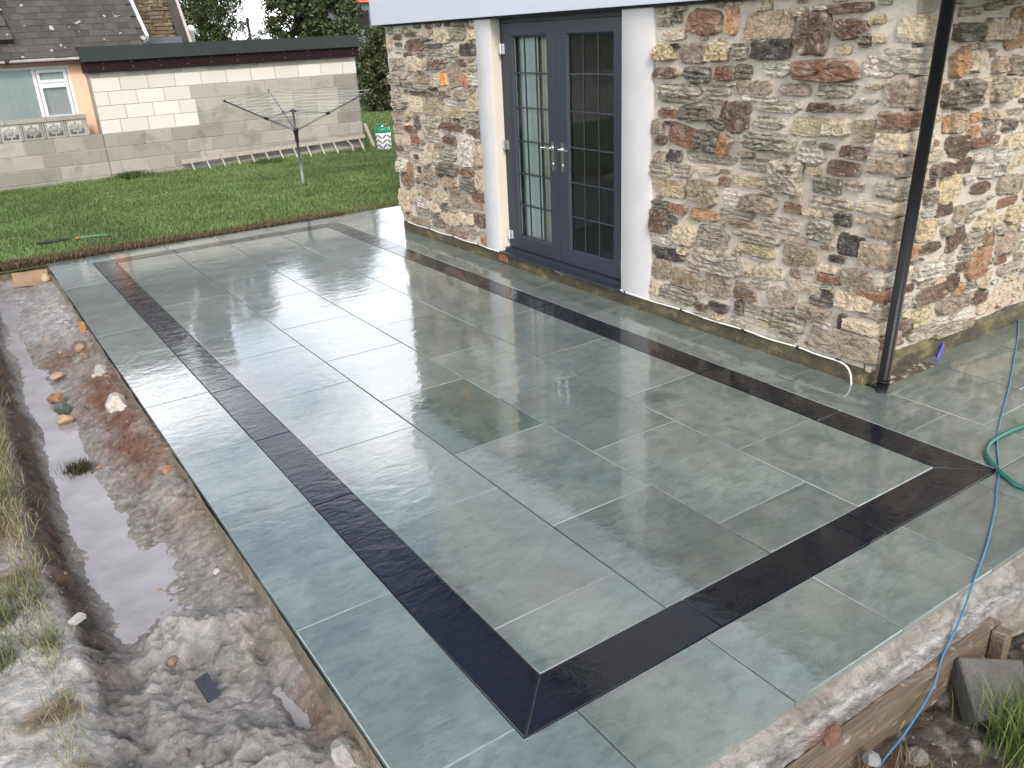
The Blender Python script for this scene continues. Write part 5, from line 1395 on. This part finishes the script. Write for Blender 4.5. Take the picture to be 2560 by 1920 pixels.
# ---- far house with the orange roof, pole and wire
fh = thing('far_house', 'distant grey house with an orange tiled roof edge', 'house', (24, 52, 0))
box('wall', (21.2, 50, -0.1), (31, 58, 4.12), M['grey_wall'], fh)
box('fascia', (20.9, 49.7, 4.121), (31.3, 58, 4.40), M['orange_tile'], fh)
obj('roof', [(20.7, 49.5, 4.401), (31.5, 49.5, 4.401), (31.5, 58.5, 4.401), (20.7, 58.5, 4.401), (22.5, 54, 7.2), (29.5, 54, 7.2)], [(0, 1, 5, 4), (1, 2, 5), (2, 3, 4, 5), (3, 0, 4), (0, 3, 2, 1)], M['orange_tile'], fh)
box('window', (22.0, 49.96, 2.6), (23.0, 50.02, 3.7), M['dark'], fh)
tag(tube('garden_pole', [(6.62, 22.5, -0.1), (6.55, 22.5, 2.75)], 0.04, M['grey_metal'], None, 8, (6.62, 22.5, 0)), 'thin grey pole standing behind the garage', 'pole')
tag(tube('overhead_wire', [(2, 34, 4.55), (10, 32, 4.15), (14, 31, 4.05), (22, 29, 4.3)], 0.012, M['rubber'], None, 5, (10, 32, 4)), 'thin overhead wire crossing the gap of sky', 'wire')

# ================================================================== PLANTS
def leaves(clumps, per, size, greens, seed, aspect=0.6, flat=0.0, droop=0.0):
    """leaf-sized quads scattered round clump centres; returns verts, quads, colours"""
    rng = np.random.default_rng(seed)
    C = np.asarray(clumps, float)                     # x y z r tone
    n = len(C) * per
    ci = np.repeat(np.arange(len(C)), per)
    d = rng.normal(size=(n, 3)); d /= np.linalg.norm(d, axis=1)[:, None]
    rad = rng.random(n) ** 0.45
    p = C[ci, :3] + d * (C[ci, 3] * rad)[:, None]
    nrm = d * 0.6 + rng.normal(size=(n, 3)) * 0.7 + np.array([0, 0, 0.5])
    nrm /= np.linalg.norm(nrm, axis=1)[:, None]
    t = np.cross(nrm, rng.normal(size=(n, 3))); t /= np.linalg.norm(t, axis=1)[:, None] + 1e-9
    t[:, 2] -= droop; t /= np.linalg.norm(t, axis=1)[:, None]
    b = np.cross(nrm, t)
    s = size * rng.uniform(0.6, 1.35, n)
    L = t * s[:, None]; Wd = b * (s * aspect)[:, None]
    v = np.stack([p - L * 0.5, p + Wd * 0.5 + nrm * (s * 0.08)[:, None], p + L * 0.5, p - Wd * 0.5 + nrm * (s * 0.08)[:, None]], 1).reshape(-1, 3)
    q = np.arange(n * 4).reshape(n, 4)
    g = np.asarray(greens, float)
    col = g[rng.integers(0, len(g), n)] * (C[ci, 4] * rng.uniform(0.75, 1.25, n))[:, None]
    col = np.concatenate([np.repeat(col, 4, 0), np.ones((n * 4, 1))], 1)
    return v, q, col
def crown_clumps(blobs, n, rc, seed):
    rng = np.random.default_rng(seed)
    out = []
    vol = np.array([b[3] * b[4] * b[5] for b in blobs]); vol = vol / vol.sum()
    for _ in range(n):
        b = blobs[rng.choice(len(blobs), p=vol)]
        d = rng.normal(size=3); d /= np.linalg.norm(d)
        r = rng.uniform(0.35, 1.0) ** 0.5
        out.append((b[0] + d[0] * b[3] * r, b[1] + d[1] * b[4] * r, max(0.12, b[2] + d[2] * b[5] * r), rc * rng.uniform(0.6, 1.4), rng.uniform(0.6, 1.35)))
    return out
def tree(name, label, cat, base, blobs, n, rc, per, size, greens, seed, trunk_r=0.14, aspect=0.6, droop=0.0):
    t = thing(name, label, cat, base)
    rng = random.Random(seed)
    top = max(b[2] for b in blobs)
    pts = [Vector(base) + Vector((rng.uniform(-.12, .12) * k, rng.uniform(-.12, .12) * k, (top * 0.95 + 0.1) * k - 0.1)) for k in (0, .25, .5, .75, 1)]
    m = MB(); m.tube(pts, [trunk_r * (1 - 0.2 * i) for i in range(5)], 10)
    for b in blobs:
        s = pts[2].lerp(pts[3], rng.random()); e = Vector(b[:3]) + Vector((rng.uniform(-.3, .3) * b[3], rng.uniform(-.3, .3) * b[4], rng.uniform(0, .4) * b[5]))
        m.tube(spline([s, s.lerp(e, 0.5) + Vector((0, 0, 0.12)), e], 4), [trunk_r * 0.45 * (1 - 0.085 * i) for i in range(9)], 6)
    m.obj('trunk', M['bark'], t, True)
    v, q, c = leaves(crown_clumps(blobs, n, rc, seed), per, size, greens, seed, aspect, 0, droop)
    fast_mesh('crown', v, q, M['leaf'], t, c)
    return t
CON = [(0.042, 0.070, 0.016), (0.062, 0.098, 0.020), (0.110, 0.125, 0.022), (0.026, 0.042, 0.016)]
BRD = [(0.055, 0.080, 0.024), (0.085, 0.112, 0.036), (0.15, 0.165, 0.080), (0.032, 0.050, 0.018)]
HED = [(0.048, 0.068, 0.020), (0.075, 0.098, 0.030), (0.125, 0.115, 0.045), (0.028, 0.044, 0.016)]
tree('conifer_tree', 'dark conifer with yellowish sprays behind the garage flue', 'tree', (5.6, 23.5, 0),
     [(5.3, 23.6, 3.2, 1.0, 1.0, 1.3), (6.1, 23.8, 2.9, 0.85, 0.9, 1.0), (5.6, 23.6, 4.9, 0.9, 0.9, 1.3), (4.6, 23.8, 2.6, 0.8, 0.8, 0.9), (6.3, 23.7, 4.0, 0.5, 0.6, 0.8)], 520, 0.24, 110, 0.085, CON, 11, 0.16, 0.32, 0.5)
tree('young_conifer', 'small feathery conifer tip between the two big trees', 'tree', (6.95, 23.0, 0),
     [(6.95, 23.0, 2.05, 0.36, 0.35, 0.45), (6.9, 23.0, 1.5, 0.5, 0.5, 0.7)], 110, 0.12, 60, 0.07, CON, 12, 0.05, 0.32, 0.4)
tree('broadleaf_tree', 'large rounded broadleaf tree behind the garage roof', 'tree', (9.0, 24.2, 0),
     [(8.5, 24.0, 2.9, 1.0, 1.0, 1.1), (9.6, 24.2, 2.7, 0.95, 1.0, 1.1), (9.0, 24.4, 4.4, 1.35, 1.2, 1.5), (8.3, 24.2, 3.7, 0.8, 0.9, 0.9), (9.9, 24.2, 3.6, 0.6, 0.8, 0.8)], 640, 0.20, 60, 0.105, BRD, 13, 0.18, 0.7)
tree('hedge_bush', 'tall leafy bush in the gap beside the garage', 'bush', (10.75, 23.0, 0),
     [(10.5, 23.0, 0.75, 0.65, 0.7, 0.85), (10.9, 23.2, 1.5, 0.62, 0.7, 0.95), (11.4, 22.8, 0.8, 0.8, 0.7, 0.9), (11.9, 23.0, 1.5, 0.8, 0.7, 1.0)], 420, 0.16, 60, 0.085, HED, 14, 0.08, 0.7)
tree('shrub', 'dark shrub behind the leafy bush by the garage', 'bush', (12.6, 25.5, 0),
     [(12.4, 25.5, 1.4, 1.2, 0.9, 1.5), (13.6, 25.5, 1.2, 1.2, 0.9, 1.3), (11.4, 26.0, 0.9, 0.9, 0.8, 0.9)], 330, 0.22, 55, 0.10, HED, 15, 0.08, 0.7)

# ---- grass blades
def blades(px, py, pz, hgt, wid, cols, seed, lean=0.5):
    rng = np.random.default_rng(seed)
    n = len(px)
    az = rng.uniform(0, 2 * np.pi, n); la_ = rng.uniform(0.1, 1.0, n) * lean * hgt
    fx, fy = np.cos(az), np.sin(az)
    faz = az + np.pi / 2 + rng.normal(size=n) * 0.5
    wx, wy = np.cos(faz) * wid / 2, np.sin(faz) * wid / 2
    b = np.stack([px, py, pz - 0.006], 1)
    w = np.stack([wx, wy, np.zeros(n)], 1)
    mid = b + np.stack([fx * la_ * 0.35, fy * la_ * 0.35, hgt * 0.58], 1)
    top = b + np.stack([fx * la_, fy * la_, hgt * (1 - 0.18 * la_ / (hgt + 1e-6))], 1)
    v = np.stack([b - w, b + w, mid + w * 0.75, mid - w * 0.75, top], 1).reshape(-1, 3)
    k = np.arange(n) * 5
    tri = np.concatenate([np.stack([k, k + 1, k + 2], 1), np.stack([k, k + 2, k + 3], 1), np.stack([k + 3, k + 2, k + 4], 1)], 0)
    c = np.concatenate([np.repeat(cols, 5, 0), np.ones((n * 5, 1))], 1)
    return v, tri, c
def grass(name, label, px, py, pz, hgt, wid, cols, seed, lean=0.5):
    v, tri, c = blades(px, py, pz, hgt, wid, cols, seed, lean)
    return tag(fast_mesh(name, v, tri, M['blade'], None, c), label, 'grass', None, 'stuff')
LG = np.array([[0.100, 0.172, 0.045], [0.132, 0.212, 0.060], [0.165, 0.235, 0.075], [0.075, 0.130, 0.034], [0.225, 0.255, 0.11]])
rng = np.random.default_rng(99)
N = 230000
px = rng.uniform(-2.3, 8.2, N); py = 8.42 + (14.6 - 8.42) * rng.random(N) ** 0.85
keep = ~((px > 3.0) & (py < 8.44)) & (py < 14.58)
edge = 8.40 + 0.10 * fbm(px * 2.2, px * 0, 4, 3) + 0.14 * sstep(1.5, -0.6, px)
keep &= (py > edge) | (rng.random(N) < 0.12)
px, py = px[keep], py[keep]
pn = fbm(px * 0.9, py * 0.9, 4, 5); pn2 = fbm(px * 2.6, py * 3.4, 3, 8)
hg = 0.030 + 0.030 * rng.random(len(px)) + 0.030 * sstep(0.5, 0.8, pn2) + 0.05 * sstep(14.25, 14.5, py) * rng.random(len(px))
ci = LG[rng.integers(0, 5, len(px))] * (0.45 + 1.20 * (0.5 * pn + 0.5 * pn2))[:, None]
dry = sstep(8.95, 8.42, py + 0.45 * (pn2 - 0.5))
ci = ci * (1 - dry[:, None] * 0.75) + np.array([0.20, 0.15, 0.065]) * (dry * 0.75)[:, None]
grass('lawn_grass', 'short green lawn grass between patio and garage', px, py, np.full(len(px), -0.015), hg, 0.0075 + 0.004 * rng.random(len(px)), ci, 1, 0.8)
N = 60000
px = rng.uniform(5.5, 14.5, N); py = rng.uniform(14.6, 24.5, N)
k = ~((px < 6.08)); px, py = px[k], py[k]
pn = fbm(px * 0.8, py * 0.8, 4, 5)
ci = LG[rng.integers(0, 5, len(px))] * (0.7 + 0.7 * pn)[:, None]
grass('far_lawn_grass', 'paler lawn grass beyond the garage corner', px, py, np.full(len(px), -0.015), 0.035 + 0.035 * rng.random(len(px)), np.full(len(px), 0.014), ci, 2, 0.8)
# left bank: separate tufts in the dust near the camera, dense straw further up
gr = np.array([[0.095, 0.130, 0.045], [0.135, 0.170, 0.060], [0.21, 0.20, 0.095], [0.31, 0.27, 0.14], [0.36, 0.31, 0.20]])
cl = []
for _ in range(120):
    cl.append((rng.uniform(-2.0, -1.33), rng.uniform(0.0, 2.9), rng.uniform(0.025, 0.065), rng.integers(90, 220), 0))
for _ in range(330):
    cl.append((rng.uniform(-2.2, -1.30), rng.uniform(2.2, 8.3), rng.uniform(0.04, 0.09), rng.integers(60, 120), 1))
PX, PY, CI, HG = [], [], [], []
for (cx, cy, r_, k_, dryc) in cl:
    if not dryc and fbm(cx * 2.1, cy * 2.1, 3, 77) < 0.47: continue
    PX.append(cx + rng.normal(size=k_) * r_); PY.append(cy + rng.normal(size=k_) * r_ * 1.2)
    pal = rng.choice([1, 2, 2, 3, 3, 4], k_) if dryc else rng.choice([0, 0, 1, 1, 1, 2, 3], k_)
    CI.append(gr[pal] * rng.uniform(0.7, 1.2, k_)[:, None] * rng.uniform(0.8, 1.15))
    HG.append(rng.uniform(0.03, 0.085, k_) * rng.uniform(0.7, 1.2))
px = np.concatenate(PX); py = np.concatenate(PY); ci = np.concatenate(CI); hg = np.concatenate(HG)
hz, bk_, _, _, _, _ = trench_h(px, py)
kp = bk_ > 0.93
grass('bank_grass', 'tufts of green and straw coloured grass along the trench bank', px[kp], py[kp], hz[kp], hg[kp], np.full(kp.sum(), 0.0034), ci[kp], 3, 1.1)
# dry fringe hanging over the trench lip
N = 2600
py = rng.uniform(0.2, 8.2, N); px = -1.43 + rng.normal(size=N) * 0.035
hz, bk_, _, _, _, _ = trench_h(px, py)
kp = fbm(py * 3, py * 0 + 2, 3, 7) > np.where(py < 2.4, 0.52, 0.38)
px, py, hz = px[kp], py[kp], hz[kp]
ci = gr[rng.choice([2, 3, 4, 4, 1], len(px))] * rng.uniform(0.7, 1.2, len(px))[:, None]
grass('lip_grass', 'dry straw grass hanging over the trench lip', px, py, hz, 0.04 + 0.07 * rng.random(len(px)), np.full(len(px), 0.0032), ci, 4, 1.3)
# soil and dead roots along the far patio edge
N = 14000
px = rng.uniform(-1.6, 2.9, N); py = 8.39 + 0.30 * rng.random(N) ** 1.6
ci = np.array([[0.11, 0.075, 0.04], [0.19, 0.14, 0.07], [0.07, 0.05, 0.03]])[rng.integers(0, 3, N)]
grass('cut_turf_edge', 'brown cut turf edge along the far end of the patio', px, py, np.full(N, -0.015) + 0.04 * sstep(1.8, -0.6, px) * rng.random(N), 0.02 + 0.045 * rng.random(N), np.full(N, 0.009), ci, 5, 1.0)
def tuft(name, label, c, n, r, h, pal, seed, lean=1.1, wid=0.004):
    g_ = np.random.default_rng(seed)
    px = c[0] + g_.normal(size=n) * r; py = c[1] + g_.normal(size=n) * r
    ci = np.array(pal)[g_.integers(0, len(pal), n)] * g_.uniform(0.7, 1.3, n)[:, None]
    v, tri, col = blades(px, py, np.full(n, c[2]), h * g_.uniform(0.5, 1.2, n), np.full(n, wid), ci, seed, lean)
    return tag(fast_mesh(name, v, tri, M['blade'], None, col, False, tuple(c)), label, 'grass', None, 'stuff')
tuft('grass_tuft', 'small dark grass sod lying in the grey puddle', (-1.08, 3.17, -0.165), 420, 0.040, 0.06, [(0.06, 0.07, 0.03), (0.12, 0.10, 0.05), (0.03, 0.03, 0.02)], 21)
tuft('grass_tuft', 'bright green grass clump below the concrete block', (1.30, -1.10, -0.22), 1500, 0.075, 0.17, [(0.13, 0.18, 0.04), (0.20, 0.23, 0.07), (0.09, 0.14, 0.035)], 22, 0.8)
tuft('grass_tuft', 'thin straw wisps by the rubble under the blue hose', (0.72, -0.95, -0.20), 220, 0.09, 0.07, [(0.26, 0.22, 0.12), (0.17, 0.15, 0.07)], 23)
tuft('grass_tuft', 'leafy weeds at the foot of the block wall', (1.45, 14.5, -0.02), 900, 0.14, 0.16, [(0.05, 0.09, 0.02), (0.08, 0.12, 0.03)], 24, 1.0, 0.012)
tuft('grass_tuft', 'low weeds at the foot of the ladder', (3.9, 14.3, -0.02), 700, 0.14, 0.11, [(0.05, 0.10, 0.02), (0.07, 0.13, 0.03)], 25, 1.0, 0.012)

# ================================================================== LOOSE THINGS
def rock(name, label, cat, c, size, col, seed, group=None, rot=0.0, rough=0.22):
    rg = random.Random(seed)
    bm = bmesh.new(); bmesh.ops.create_icosphere(bm, subdivisions=3, radius=1)
    ph = [Vector((rg.uniform(-1, 1), rg.uniform(-1, 1), rg.uniform(-1, 1))).normalized() for _ in range(9)]
    cut = [rg.uniform(0.62, 0.95) for _ in range(9)]
    me = bpy.data.meshes.new(name)
    for v in bm.verts:
        p = v.co.copy()
        for d, k in zip(ph, cut):
            s = p.dot(d)
            if s > k: p -= d * (s - k)
        p *= 1 + rough * 0.35 * (rg.random() - 0.5)
        v.co = Vector((p.x * size[0], p.y * size[1], p.z * size[2]))
        v.co.rotate(Matrix.Rotation(rot, 3, 'Z'))
    bm.to_mesh(me); bm.free()
    ca = me.color_attributes.new('Col', 'FLOAT_COLOR', 'POINT')
    ca.data.foreach_set('color', np.array([[*(np.array(col) * rg.uniform(0.85, 1.15)), 1]] * len(me.vertices), np.float32).ravel())
    me.materials.append(M['rock'])
    o = bpy.data.objects.new(name, me); COL.objects.link(o); o.location = c
    return tag(o, label, cat, group)
rock('stone', 'orange brown stone near the patio edge in the trench', 'stone', (-0.685, 2.62, -0.065), (0.034, 0.050, 0.022), (0.36, 0.19, 0.09), 1)
rock('stone', 'reddish stone on top of the pile in the puddle', 'stone', (-1.035, 4.30, -0.10), (0.040, 0.055, 0.042), (0.27, 0.14, 0.075), 2)
rock('stone', 'brown wedge of stone at the back of the puddle pile', 'stone', (-1.06, 4.42, -0.135), (0.045, 0.05, 0.035), (0.22, 0.12, 0.07), 3)
rock('stone', 'dark green slate chip in the puddle pile', 'stone', (-1.035, 4.12, -0.12), (0.055, 0.03, 0.055), (0.07, 0.085, 0.07), 4)
rock('stone', 'pale orange stone at the front of the puddle pile', 'stone', (-1.045, 3.97, -0.14), (0.055, 0.045, 0.035), (0.46, 0.30, 0.18), 5)
rock('rock', 'large pale mortar lump against the patio edge', 'rock', (-0.725, 3.83, -0.09), (0.075, 0.16, 0.085), (0.38, 0.35, 0.30), 6, None, 0.1, 0.5)
rock('rock', 'white mortar clod further along the patio edge', 'rock', (-0.70, 4.55, -0.085), (0.06, 0.16, 0.055), (0.40, 0.37, 0.32), 7, None, 0, 0.5)
rock('stone', 'dull red stone by the wooden peg', 'stone', (-0.74, 5.35, -0.10), (0.05, 0.06, 0.035), (0.36, 0.24, 0.16), 8)
rock('stone', 'smooth grey pebble in the brown puddle near the camera', 'stone', (-0.755, 0.36, -0.135), (0.030, 0.038, 0.018), (0.26, 0.25, 0.23), 9)
rock('stone', 'white stone on the dusty bank edge', 'stone', (-1.31, 1.33, 0.03), (0.035, 0.03, 0.022), (0.31, 0.30, 0.285), 10)
rock('rock', 'pale grey mortar lump under the slab edge near the camera', 'rock', (-0.685, 0.17, -0.085), (0.05, 0.075, 0.05), (0.31, 0.295, 0.27), 12, None, 0.2, 0.5)
rock('stone', 'tan flat stone half sunk in the upper trench', 'stone', (-0.98, 4.85, -0.12), (0.05, 0.07, 0.028), (0.40, 0.25, 0.17), 13)
rock('stone', 'white angular stone below the shuttering board', 'stone', (0.735, -0.835, -0.155), (0.030, 0.028, 0.026), (0.20, 0.20, 0.20), 14)
rock('rock', 'red earth clod on the shuttering board', 'rock', (0.655, -0.735, -0.075), (0.060, 0.028, 0.018), (0.17, 0.085, 0.05), 15, None, 0.4, 0.7)
rng2 = random.Random(31)
SEEN = set()
for i in range(18):      # small stones scattered along the trench side
    y = rng2.uniform(0.3, 6.8); x = rng2.uniform(-1.15, -0.68)
    z = float(trench_h(np.array([x]), np.array([y]))[0][0])
    s = rng2.uniform(0.010, 0.024)
    tone, colr = rng2.choice([('pale grey', (0.38, 0.34, 0.29)), ('reddish brown', (0.27, 0.16, 0.10)), ('orange', (0.34, 0.20, 0.10)), ('dull grey', (0.21, 0.185, 0.16))])
    lm_ = min((('black offcut', 0.77), ('grey slurry pool', 1.85), ('orange brown stone', 2.62), ('grass sod', 3.17), ('stone pile in the puddle', 4.1), ('wooden peg', 5.61), ('upper end of the trench', 7.0)), key=lambda q_: abs(q_[1] - y))[0]
    wh = 'patio side' if x > -0.85 else ('bank side' if x < -1.02 else 'middle')
    if (tone, lm_, wh) in SEEN: continue
    SEEN.add((tone, lm_, wh))
    rock('pebble', f'small {tone} pebble in the mud near the {lm_}, {wh}', 'pebble', (x, y, z + s * 0.1), (s, s * 1.3, s * 0.8), colr, 100 + i, 'pebbles in the trench', rng2.uniform(0, 3))
for i in range(22):
    x = rng2.uniform(0.45, 2.3); y = rng2.uniform(-1.15, -0.80)
    z = float(verge_h(np.array([x]), np.array([y]))[0])
    s = rng2.uniform(0.014, 0.036)
    tone, colr = rng2.choice([('pale', (0.19, 0.175, 0.155)), ('grey', (0.13, 0.12, 0.105)), ('brown', (0.14, 0.105, 0.078))])
    lm_ = 'under the blue hose' if x < 0.95 else ('in front of the board' if x < 1.2 else ('beside the leaning block' if x < 1.5 else ('beside the timber stake' if x < 1.8 else 'at the right end of the verge')))
    tone = tone + (' small' if s < 0.022 else ' larger')
    if (tone, lm_) in SEEN: continue
    SEEN.add((tone, lm_))
    rock('rubble', f'{tone} rubble lump on the soil {lm_}', 'rubble', (x, y, z + s * 0.15), (s, s * 1.2, s * 0.8), colr, 200 + i, 'rubble below the board', rng2.uniform(0, 3), 0.5)
# dark tile offcut standing in the mud
q = Matrix.Translation((-0.97, 0.77, -0.10)) @ Matrix.Rotation(R(18), 4, 'Z') @ Matrix.Rotation(R(-42), 4, 'X')
m = MB(); m.box((-0.026, -0.006, -0.045), (0.026, 0.006, 0.055), q)
tag(m.obj('tile_offcut', M['tile_dark'], None, False, (-0.97, 0.77, -0.12)), 'small black slate offcut stuck in the grey mud', 'tile')
# wooden peg, timber piece and sandstone at the far end
q = Matrix.Translation((-0.675, 5.61, -0.17)) @ Matrix.Rotation(R(3), 4, 'Y')
m = MB(); m.add([tuple(q @ Vector(p)) for p in [(-.012, -.012, 0), (.012, -.012, 0), (.012, .012, 0), (-.012, .012, 0), (-.022, -.016, .16), (.022, -.016, .16), (.022, .016, .16), (-.022, .016, .16), (-.024, -.018, .205), (.020, -.018, .215), (.020, .018, .205), (-.024, .018, .21)]], [(0, 3, 2, 1), (0, 1, 5, 4), (1, 2, 6, 5), (2, 3, 7, 6), (3, 0, 4, 7), (4, 5, 9, 8), (5, 6, 10, 9), (6, 7, 11, 10), (7, 4, 8, 11), (8, 9, 10, 11)])
tag(m.obj('wooden_peg', M['fresh_timber'], None, False, (-0.675, 5.61, -0.16)), 'yellow wooden peg driven in beside the patio edge', 'peg')
q = Matrix.Translation((-0.81, 8.12, -0.075)) @ Matrix.Rotation(R(-14), 4, 'Z') @ Matrix.Rotation(R(-12), 4, 'X')
m = MB(); m.box((-0.17, -0.022, -0.075), (0.17, 0.022, 0.075), q)
tag(m.obj('timber_board', M['tan_timber'], None, False, (-0.81, 8.12, -0.15)), 'short brown timber board at the far end of the trench', 'board')
rock('rock', 'pale sandstone piece beside the timber board', 'rock', (-0.68, 7.98, -0.075), (0.055, 0.09, 0.06), (0.42, 0.31, 0.20), 17)

# ---- shuttering board, stakes and concrete block by the near edge
q = Matrix.Translation((0.93, -0.752, -0.155)) @ Matrix.Rotation(R(0.4), 4, 'Z')
m = MB(); m.box((-1.2, -0.022, -0.085), (0.70, 0.022, 0.078), q)
sbrd = m.obj('shuttering_board', M['timber'], None, False, (0.93, -0.752, -0.22))
tag(sbrd, 'concrete smeared timber shuttering board along the near patio edge', 'board')
m = MB(); m.box((1.545, -0.825, -0.36), (1.60, -0.7765, -0.07))
tag(m.obj('timber_stake', M['timber'], None, False, (1.57, -0.80, -0.25)), 'timber stake holding the end of the shuttering board', 'stake')
q = Matrix.Translation((1.345, -0.905, -0.165)) @ Matrix.Rotation(R(-38), 4, 'Z') @ Matrix.Rotation(R(30), 4, 'X') @ Matrix.Rotation(R(6), 4, 'Y')
bl2 = block_mesh('concrete_block', 0.23, 0.10, 0.22)
bl2.materials.append(M['wet_block'])
o = bpy.data.objects.new('concrete_block', bl2); COL.objects.link(o); o.matrix_world = q
tag(o, 'grey concrete block leaning below the shuttering board', 'block')

# ---- blue hose, green hose
bp = [(7.0, 1.6, 0.006), (5.18, 0.97, 0.006), (4.44, 0.635, 0.006), (3.66, 0.28, 0.006), (3.12, 0.05, 0.006), (2.87, -0.07, 0.006), (2.63, -0.21, 0.006), (2.42, -0.31, 0.006), (2.28, -0.38, 0.006), (1.95, -0.52, 0.006), (1.66, -0.625, 0.004), (1.47, -0.69, -0.035), (1.27, -0.745, -0.068), (1.12, -0.80, -0.10), (0.93, -0.83, -0.16), (0.74, -0.855, -0.19), (0.5, -0.95, -0.19), (0.2, -1.15, -0.17)]
tag(tube('blue_hose', spline(bp, 8), 0.0042, M['blue_hose'], None, 10, (2.42, -0.31, 0)), 'thin blue hose trailing across the slabs and over the edge', 'hose')
gp = [(4.6, 0.2, 0.012), (3.6, -0.02, 0.012), (3.25, -0.05, 0.012), (3.05, -0.035, 0.012), (2.88, -0.04, 0.012), (2.76, -0.075, 0.014), (2.68, -0.13, 0.016), (2.62, -0.20, 0.016), (2.565, -0.28, 0.013), (2.53, -0.37, 0.012), (2.60, -0.5, 0.012), (2.9, -0.56, 0.012), (4.2, -0.5, 0.012)]
tag(tube('green_hose', spline(gp, 10), 0.0115, M['green_hose'], None, 12, (2.7, -0.1, 0)), 'dark green garden hose looping over the right border corner', 'hose')
# ---- hose end left on the lawn
lh = thing('lawn_hose', 'green hose end with orange connector lying on the lawn edge', 'hose', (-0.3, 9.35, 0))
tube('tube', spline([(-0.14, 9.36, 0.04), (0.0, 9.34, 0.042), (0.18, 9.30, 0.035)], 5), 0.009, simple('pale_green_hose', (0.085, 0.24, 0.15), 0.6), lh, 8)
tube('sleeve', [(-0.60, 9.42, 0.03), (-0.45, 9.40, 0.04), (-0.25, 9.38, 0.04)], [0.008, 0.016, 0.010], M['rubber'], lh, 8)
tube('connector', [(-0.18, 9.37, 0.04), (-0.13, 9.36, 0.045)], 0.012, simple('orange_plastic', (0.42, 0.14, 0.06), 0.5), lh, 8)
# ---- black nub of dirt on the pale joint and a white sealant blot by the cable foot
for i, (x, y) in enumerate(((2.29, 2.535), (0.68, 1.1))):
    pass
